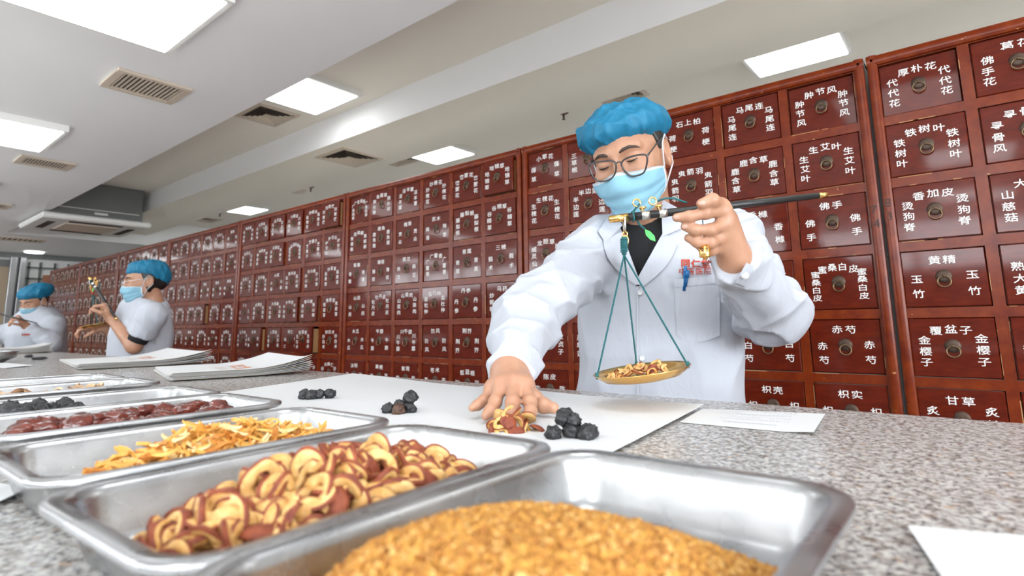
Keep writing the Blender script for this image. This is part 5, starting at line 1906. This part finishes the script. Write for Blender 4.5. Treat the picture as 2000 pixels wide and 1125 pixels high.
# ------------------------------------------------------------------ the hand scale
M['rod'] = mat('black_rod', (0.014, 0.013, 0.013), 0.4)
M['cord'] = mat('teal_cord', (0.012, 0.11, 0.12), 0.7)
M['silver'] = mat('silver_band', (0.72, 0.72, 0.70), 0.3, metal=1.0)
M['green_tag'] = mat('green_tag', (0.06, 0.48, 0.09), 0.5)
M['red_bead'] = mat('red_bead', (0.55, 0.05, 0.02), 0.4)


def twisted(b, a, c, r, turns, n=60):
    a = np.array(a); c = np.array(c)
    ax = nrm(c - a); u_ = nrm(np.cross(ax, (0.3, 0.9, 0.1))); w_ = np.cross(ax, u_)
    for k in (0, 1):
        pts = []
        for i in range(n + 1):
            s = i / n; an = 2 * math.pi * (turns * s + k / 2)
            pts.append(a + (c - a) * s + (u_ * math.cos(an) + w_ * math.sin(an)) * r * 0.75)
        b.tube(pts, r, 5)


def hand_scale(name, label, tipL, tipR, grip_s, pan_c, pan_n, pan_r, apex, wt_s, k=1.0, weight_label=None, detail=True, bead=False):
    tipL, tipR, pan_c, apex = [np.array(p, float) for p in (tipL, tipR, pan_c, apex)]
    t = empty(name, label, 'scale', tuple(tipL)); O = tipL
    ax = nrm(tipR - tipL); Ln = np.linalg.norm(tipR - tipL)
    at = lambda s: tipL + ax * Ln * s
    b = MB(); b.tube([at(0.075) - O, at(0.5) - O, at(0.965) - O], [0.0062 * k, 0.0060 * k, 0.0046 * k], 14); b.build('beam', M['rod'], t, True)
    b = MB(); b.tube([at(0) - O, at(0.085) - O], [0.0052 * k, 0.0066 * k], 14); b.tube([at(0.96) - O, at(1.0) - O], [0.0048 * k, 0.0036 * k], 12); b.build('end_cap', M['brass'], t, True)
    up = nrm(np.array([0, 0, 1.0]) - ax * ax[2]); sd = np.cross(ax, up)
    b = MB()
    for s in (0.165, 0.245):
        b.tube([at(s - 0.018) - O, at(s + 0.018) - O], 0.0069 * k, 16)
    b.build('band', M['silver'], t, True)
    b = MB()
    for s in (0.158, 0.232):
        c = at(s) + up * 0.008 * k
        b.tube([c - O, c + up * 0.006 * k - ax * 0.004 * k - O], 0.0028 * k, 8)
        c2 = c + up * 0.013 * k - ax * 0.008 * k
        b.tube([c2 + (ax * math.cos(a) + up * math.sin(a)) * 0.0058 * k - O for a in np.linspace(0, 6.283, 17)[:-1]], 0.0014 * k, 6, closed=True)
        c3 = c + up * 0.004 * k
        b.tube([c3 + (ax * math.cos(a) + sd * math.sin(a)) * 0.0045 * k - O for a in np.linspace(0, 6.283, 13)[:-1]], 0.0016 * k, 6, closed=True)
    b.build('lifting_ring', M['brass'], t, True)
    # hook and shackle
    hk = at(0.068)
    down = np.array([0, 0, -1.0])
    b = MB()
    b.tube([hk - O + sd * 0.0075 * k, hk + down * 0.016 * k - O + sd * 0.004 * k, hk + down * 0.022 * k - O], 0.0018 * k, 6)
    b.tube([hk - O - sd * 0.0075 * k, hk + down * 0.016 * k - O - sd * 0.004 * k, hk + down * 0.022 * k - O], 0.0018 * k, 6)
    b.build('stirrup', M['silver'], t, True)
    tod = nrm(apex - hk)
    b = MB()
    c = hk + down * 0.026 * k
    b.tube([c + (tod * math.cos(a) + sd * 0 + ax * math.sin(a)) * 0.004 * k - O for a in np.linspace(0, 6.283, 13)[:-1]], 0.0013 * k, 6, closed=True)
    c = c + tod * 0.010 * k
    b.tube([c + (tod * math.cos(a) * 1.5 + ax * math.sin(a)) * 0.0050 * k - O for a in np.linspace(0, 6.283, 17)[:-1]], 0.0018 * k, 6, closed=True)
    b.tube([c + tod * 0.006 * k + ax * 0.004 * k - O, c + tod * 0.014 * k + ax * 0.002 * k - O, c + tod * 0.016 * k - ax * 0.003 * k - O], 0.0016 * k, 6)
    b.build('hook', M['brass'], t, True)
    kt = hk + (apex - hk) * 0.52
    b = MB(); b.tube([kt - O, kt + (apex - kt) * 0.3 - O, apex - O], [0.0040 * k, 0.0056 * k, 0.0034 * k], 10)
    n_ = 9
    for i in range(n_):
        c = kt + (apex - kt) * (0.1 + 0.8 * i / n_)
        b.tube([c + (ax * math.cos(a) + sd * math.sin(a)) * 0.0052 * k + tod * 0.0006 * math.sin(a) - O for a in np.linspace(0, 6.283, 13)[:-1]], 0.0011 * k, 5, closed=True)
    b.build('knot', M['cord'] if not bead else M['red_bead'], t, True)
    # pan
    pn = nrm(pan_n); pu = nrm(np.cross(pn, (0.2, 0.3, 0.9) if abs(pn[2]) < 0.5 else ax)); pu = nrm(ax - pn * (ax @ pn)); pw = np.cross(pn, pu)
    prof = [(0.0, -0.0150), (0.55, -0.0140), (0.80, -0.0105), (0.93, -0.0040), (0.99, 0.0), (1.0, 0.0008), (0.985, 0.0012), (0.92, -0.0028), (0.79, -0.0090), (0.55, -0.0125), (0.0, -0.0135)]
    v = []; f = []
    nA = 56
    for r_, z_ in prof:
        for q in range(nA):
            a = 2 * math.pi * q / nA
            v.append(pan_c + (pu * math.cos(a) + pw * math.sin(a)) * r_ * pan_r + pn * z_ * (pan_r / 0.07) - O)
    for i in range(len(prof) - 1):
        for q in range(nA):
            q2 = (q + 1) % nA
            f.append((i * nA + q, i * nA + q2, (i + 1) * nA + q2, (i + 1) * nA + q)[::-1])
    link('pan', mesh_np('pan', v, f, [M['brass']], None, True), t, label='round brass pan')
    # three cords
    for a in (math.pi * 0.995, 0.0 - 0.30, math.pi * 0.47):
        e = pan_c + (pu * math.cos(a) + pw * math.sin(a)) * pan_r * 0.93 - pn * 0.001
        b = MB(); twisted(b, apex - O, e - O, 0.00095 * k if detail else 0.0016, 26 if detail else 6, 170 if detail else 20)
        b.tube([e + pn * 0.006 * k - O, e - O, e - pn * 0.004 * k - O], [0.0024 * k, 0.0028 * k, 0.0015 * k], 6)
        b.build('cord', M['cord'], t, True)
    # lifting cord with the green tag
    b = MB()
    c = at(0.145) + up * 0.018 * k
    pts = [c + sd * 0.004 * k, at(0.12) + up * 0.010 * k - sd * 0.008 * k, at(0.125) - sd * 0.0095 * k, at(0.14) - up * 0.012 * k - sd * 0.010 * k, at(0.16) - up * 0.020 * k - sd * 0.010 * k]
    b.tube([p_ - O for p_ in pts], 0.0017 * k, 6)
    b.tube([at(0.108) + (up * math.cos(a) + sd * math.sin(a)) * 0.0078 * k - O for a in np.linspace(0, 6.283, 13)[:-1]], 0.0014 * k, 6, closed=True)
    c = at(0.232) + up * 0.020 * k
    b.tube([c - O, c + ax * 0.012 * k + up * 0.003 * k - O, c + ax * 0.026 * k + up * 0.001 * k - O, c + ax * 0.044 * k - up * 0.008 * k - O], 0.0017 * k, 6)
    b.build('lifting_cord', M['cord'], t, True)
    g0 = pts[-1]; gd = nrm(ax * 0.55 - up * 0.85)
    b = MB(); gs = nrm(np.cross(gd, sd))
    b.add([g0 - O, g0 + gd * 0.008 * k + gs * 0.005 * k - O, g0 + gd * 0.018 * k + gs * 0.0045 * k - O, g0 + gd * 0.025 * k - O, g0 + gd * 0.018 * k - gs * 0.0045 * k - O, g0 + gd * 0.008 * k - gs * 0.004 * k - O] +
          [g0 - O + sd * .001, g0 + gd * 0.008 * k + gs * 0.005 * k - O + sd * .001, g0 + gd * 0.018 * k + gs * 0.0045 * k - O + sd * .001, g0 + gd * 0.025 * k - O + sd * .001, g0 + gd * 0.018 * k - gs * 0.0045 * k - O + sd * .001, g0 + gd * 0.008 * k - gs * 0.004 * k - O + sd * .001],
          [(0, 1, 2, 3, 4, 5), (11, 10, 9, 8, 7, 6)] + [(i, 6 + i, 6 + (i + 1) % 6, (i + 1) % 6) for i in range(6)])
    b.build('tag', M['green_tag'], t)
    # counterweight hanging from the beam
    w0 = at(wt_s); wl = 0.052 * k if detail else 0.03
    wt = empty('counterweight', weight_label, 'weight', tuple(w0))
    b = MB(); b.tube([(0, 0, 0.004), (0, 0, -wl)], 0.0008 * k, 5); b.build('thread', M['cord'], wt, True)
    b = MB(); b.lathe([(0, -wl - 0.0), (0.004 * k, -wl), (0.004 * k, -wl - 0.004 * k), (0.0085 * k, -wl - 0.005 * k), (0.0088 * k, -wl - 0.022 * k), (0.008 * k, -wl - 0.0235 * k), (0.0035 * k, -wl - 0.024 * k), (0.0035 * k, -wl - 0.027 * k), (0, -wl - 0.027 * k)][::-1], 20)
    wb = b.build('body', M['brass'], wt, True)
    if detail:
        b = MB()
        dirv = nrm((CAM - w0) * np.array([1, 1, 0])); tv = np.array([-dirv[1], dirv[0], 0])
        for i, c_ in enumerate('83'):
            gv, gf = glyph(c_, 0.0)
            vv = []
            for g in gv:
                th_ = (g[0] * 0.009 + (i - 0.5) * 0.0062) / 0.0089
                vv.append((dirv * math.cos(th_) + tv * math.sin(th_)) * 0.00895 + np.array([0, 0, -wl - 0.0135 + g[1] * 0.011]))
            b.add(vv, gf)
        b.build('engraving', M['pencil'], wb)
    return t


sc1 = hand_scale('hand_scale', 'black beam hand scale with brass pan on teal cords held by the man in glasses', P(1190, 428.5, .872), P(1616, 380, .872), 0.45,
                 P(1253, 722, .835), nrm(np.array([0, 0, 1.0]) + ER * -0.13 + EF * -0.02), 0.0715, P(1219, 498, .862), 0.425, 1.0, 'small brass counterweight marked 83 hanging under the raised hand')
# hawthorn in the pan
pc = P(1253, 722, .835)
pn_ = nrm(np.array([0, 0, 1.0]) + ER * -0.13 + EF * -0.02); pu_ = nrm(ER - pn_ * (ER @ pn_)); pw_ = np.cross(pn_, pu_)
r6 = random.Random(17)
for i in range(20):
    a_, b_2 = r6.uniform(-0.040, 0.034), r6.uniform(-0.03, 0.03)
    if i == 0:
        a_, b_2 = -0.048, -0.006
    hgt = -0.0050 + 0.011 * max(0, 1 - (a_ / .045) ** 2 - (b_2 / .04) ** 2) * r6.uniform(0.4, 1.2)
    q = pc + pu_ * a_ + pw_ * b_2 + pn_ * hgt
    o = link('hawthorn_slice', HAW[i % len(HAW)], None, tuple(q), (r6.gauss(0, .6), r6.gauss(0, .6), r6.uniform(0, 6)))
    o.scale = (0.72,) * 3
    tag(o, 'hawthorn slice lying in the hanging brass pan', 'herb slice', 'hawthorn slices in the brass pan')

# ------------------------------------------------------------------ the two women farther along
D2 = 3.25
k2 = FPX / D2
HC2 = P(283, 549, D2); HR2 = frame_at(283, 549, -80, 6, 0)
pel2 = P(270, 715, D2); ch2 = P(278, 640, D2); nk2 = P(297, 595, D2)
BR2 = frame_at(283, 640, -52)


def simple_hand(w, dirv, side, s=1.0, curl=0.5):
    """five curled fingers about a grip"""
    w = np.array(w); d = nrm(dirv); sd = nrm(side - d * (side @ d)); dn = np.cross(d, sd)
    fs = []
    for i, o_ in enumerate((-0.024, -0.008, 0.008, 0.023)):
        l1 = (0.040, 0.044, 0.040, 0.032)[i] * s
        kn = w + d * 0.085 * s + sd * o_ * s
        p1 = kn + nrm(d * (1 - curl) + dn * curl) * l1
        p2 = p1 + nrm(d * (1 - 2 * curl) + dn) * l1 * 0.65
        p3 = p2 + nrm(-d * curl + dn * 0.6) * l1 * 0.5
        fs.append(dict(pts=[kn, p1, p2, p3], r=[0.0105 * s, 0.009 * s, 0.0082 * s, 0.0068 * s]))
    b0 = w + d * 0.03 * s + sd * -0.022 * s + dn * 0.012 * s
    fs.append(dict(pts=[b0, b0 + (d * 0.6 - sd * 0.6 + dn * 0.3) * 0.035 * s, b0 + (d * 1.3 - sd * 0.7 + dn * 0.9) * 0.035 * s, b0 + (d * 1.8 - sd * 0.4 + dn * 1.3) * 0.035 * s], r=[0.0125 * s, 0.011 * s, 0.0095 * s, 0.0075 * s], thumb=True, kr=0.016))
    return dict(wrist=w, fingers=fs)


wrA2 = P(217, 622, D2 - 0.12); wrB2 = P(204, 641, D2 + 0.10)
ER2 = frame_at(250, 600, 0)[:, 0]; EF2 = frame_at(250, 600, 0)[:, 1]; UP = np.array([0, 0, 1.0])
wom, M2 = person(dict(label='woman with short white sleeves and a black elbow band holding a small hand scale', foot=(pel2[0], pel2[1], 0.0), h=0.0045, hc=0.0065, seed=13, fat=1.08, fold=0.55,
    head=HC2, HR=HR2, hs=0.98, BR=BR2, neck=nk2, pelvis=pel2, chest=ch2,
    A=[P(296, 617, D2 - 0.14), P(262, 676, D2 - 0.17), wrA2], B=[P(262, 612, D2 + 0.16), P(247, 672, D2 + 0.20), wrB2],
    hands=[simple_hand(wrA2, -ER2 * 0.45 + UP * 0.9, EF2 + ER2 * 0.2, 0.95, 0.75), simple_hand(wrB2, -ER2 * 1.0 + UP * 0.05, EF2 * 1.0, 0.95, 0.3)],
    za=[0.45, 0.80, 0.97, 1.10, 1.22, 1.35], a=[0.22, 0.19, 0.170, 0.165, 0.150, 0.10], b=[0.17, 0.150, 0.140, 0.148, 0.115, 0.085],
    ztop=1.355, slope=0.40, hem=0.45, sleeve_r=dict(A=(0.074, 0.068, 0), B=(0.072, 0.066, 0)), short=0.120, cut=None, coat_label='short sleeved white uniform',
    cap=dict(c=(0.0, 0.015, 0.066), r=(0.088, 0.108, 0.062), c2=(0.0, 0.070, 0.018), r2=(0.066, 0.070, 0.062), z0=0.050, k=-0.50), hair_z=0.070, bun=[((0, 0.070, -0.02), (0.055, 0.045, 0.04))]))
sA, eA = P(296, 617, D2 - 0.14), P(262, 676, D2 - 0.17)
b = MB(); q0 = sA + (eA - sA) * 0.56 - M2['O']; q1 = sA + (eA - sA) * 0.84 - M2['O']
b.tube([q0, q0 * .5 + q1 * .5, q1], [0.052, 0.052, 0.049], 24); b.build('elbow_band', M['shirt'], wom, True, label='black elbow band')
# thin glasses
gl = link('glasses', None, wom)
def lw2(p):
    return M2['HR'] @ np.array(p) * M2['sc'] + M2['Hc'] - M2['O']
for s in (-1, 1):
    b = MB(); b.tube([lw2((s * 0.032 + 0.022 * math.cos(a), -0.108, -0.004 + 0.017 * math.sin(a))) for a in np.linspace(0, 6.283, 21)[:-1]], 0.0012, 6, closed=True); b.build('rim', M['silver'], gl, True)
    b = MB(); b.tube([lw2((s * 0.054, -0.106, 0.0)), lw2((s * 0.079, -0.03, 0.008)), lw2((s * 0.082, 0.02, 0.008))], 0.0012, 6); b.build('temple', M['silver'], gl, True)
tl = P(174, 541, D2 - 0.02); tr = P(228, 624, D2 - 0.16)
hand_scale('hand_scale', 'small hand scale with brass pan held by the woman with short sleeves', tl, tr, 0.5, P(189, 633, D2 + 0.06), nrm(UP + ER2 * -0.22), 0.085, P(181, 575, D2 + 0.01), 0.55, 1.25, 'little brass weight hanging from the woman\'s scale beam', detail=False, bead=True)

D3 = 4.55
HC3 = P(68, 588, D3); HR3 = frame_at(68, 588, -48, 22, 0)
pel3 = P(70, 710, D3); ch3 = P(72, 660, D3); nk3 = P(78, 618, D3)
BR3 = frame_at(70, 650, -30)
wrA3 = P(50, 636, D3 - 0.28); wrB3 = P(4, 660, D3 - 0.10)
wom3, M3 = person(dict(label='person in a long sleeved white coat and blue cap at the far left', foot=(pel3[0], pel3[1], 0.0), h=0.006, hc=0.009, seed=33, fold=0.6,
    head=HC3, HR=HR3, hs=0.98, BR=BR3, neck=nk3, pelvis=pel3, chest=ch3,
    A=[P(104, 637, D3 - 0.06), P(98, 672, D3 - 0.22), wrA3], B=[P(45, 636, D3 + 0.06), P(14, 652, D3 - 0.02), P(-20, 646, D3 - 0.12)],
    hands=[simple_hand(wrA3, -ER2 * 0.35 + UP * 0.5 - EF2 * 0.3, EF2, 0.95, 0.8), simple_hand(P(-20, 646, D3 - 0.12), -ER2, EF2, 0.95, 0.4)],
    za=[0.45, 0.80, 0.97, 1.10, 1.22, 1.35], a=[0.24, 0.215, 0.20, 0.195, 0.18, 0.11], b=[0.17, 0.155, 0.150, 0.155, 0.125, 0.09],
    ztop=1.345, slope=0.38, hem=0.45, sleeve_r=dict(A=(0.078, 0.070, 0.048), B=(0.076, 0.070, 0.048)), cuff=-0.02, cut=None, coat_label='long sleeved white coat',
    cap=dict(c=(0.0, 0.02, 0.072), r=(0.100, 0.130, 0.064), c2=(0.0, 0.05, 0.06), r2=(0.095, 0.10, 0.058), z0=0.045, k=-0.30), hair_z=0.06))
b = MB(); b.tube([P(-30, 606, D3 - 0.30), P(35, 622, D3 - 0.36), P(72, 631, D3 - 0.36)], [0.006, 0.0055, 0.003], 10)
rd = b.build('scale_beam', M['rod'], None, True)
tag(rd, 'dark scale beam held by the person at the far left', 'scale')
patch('name_strip', [(42, 652), (58, 652), (58, 655), (42, 655)], M3['coat_nocut'], 0.002, 0.002, M['red_thread'], M3['ct'], 3)
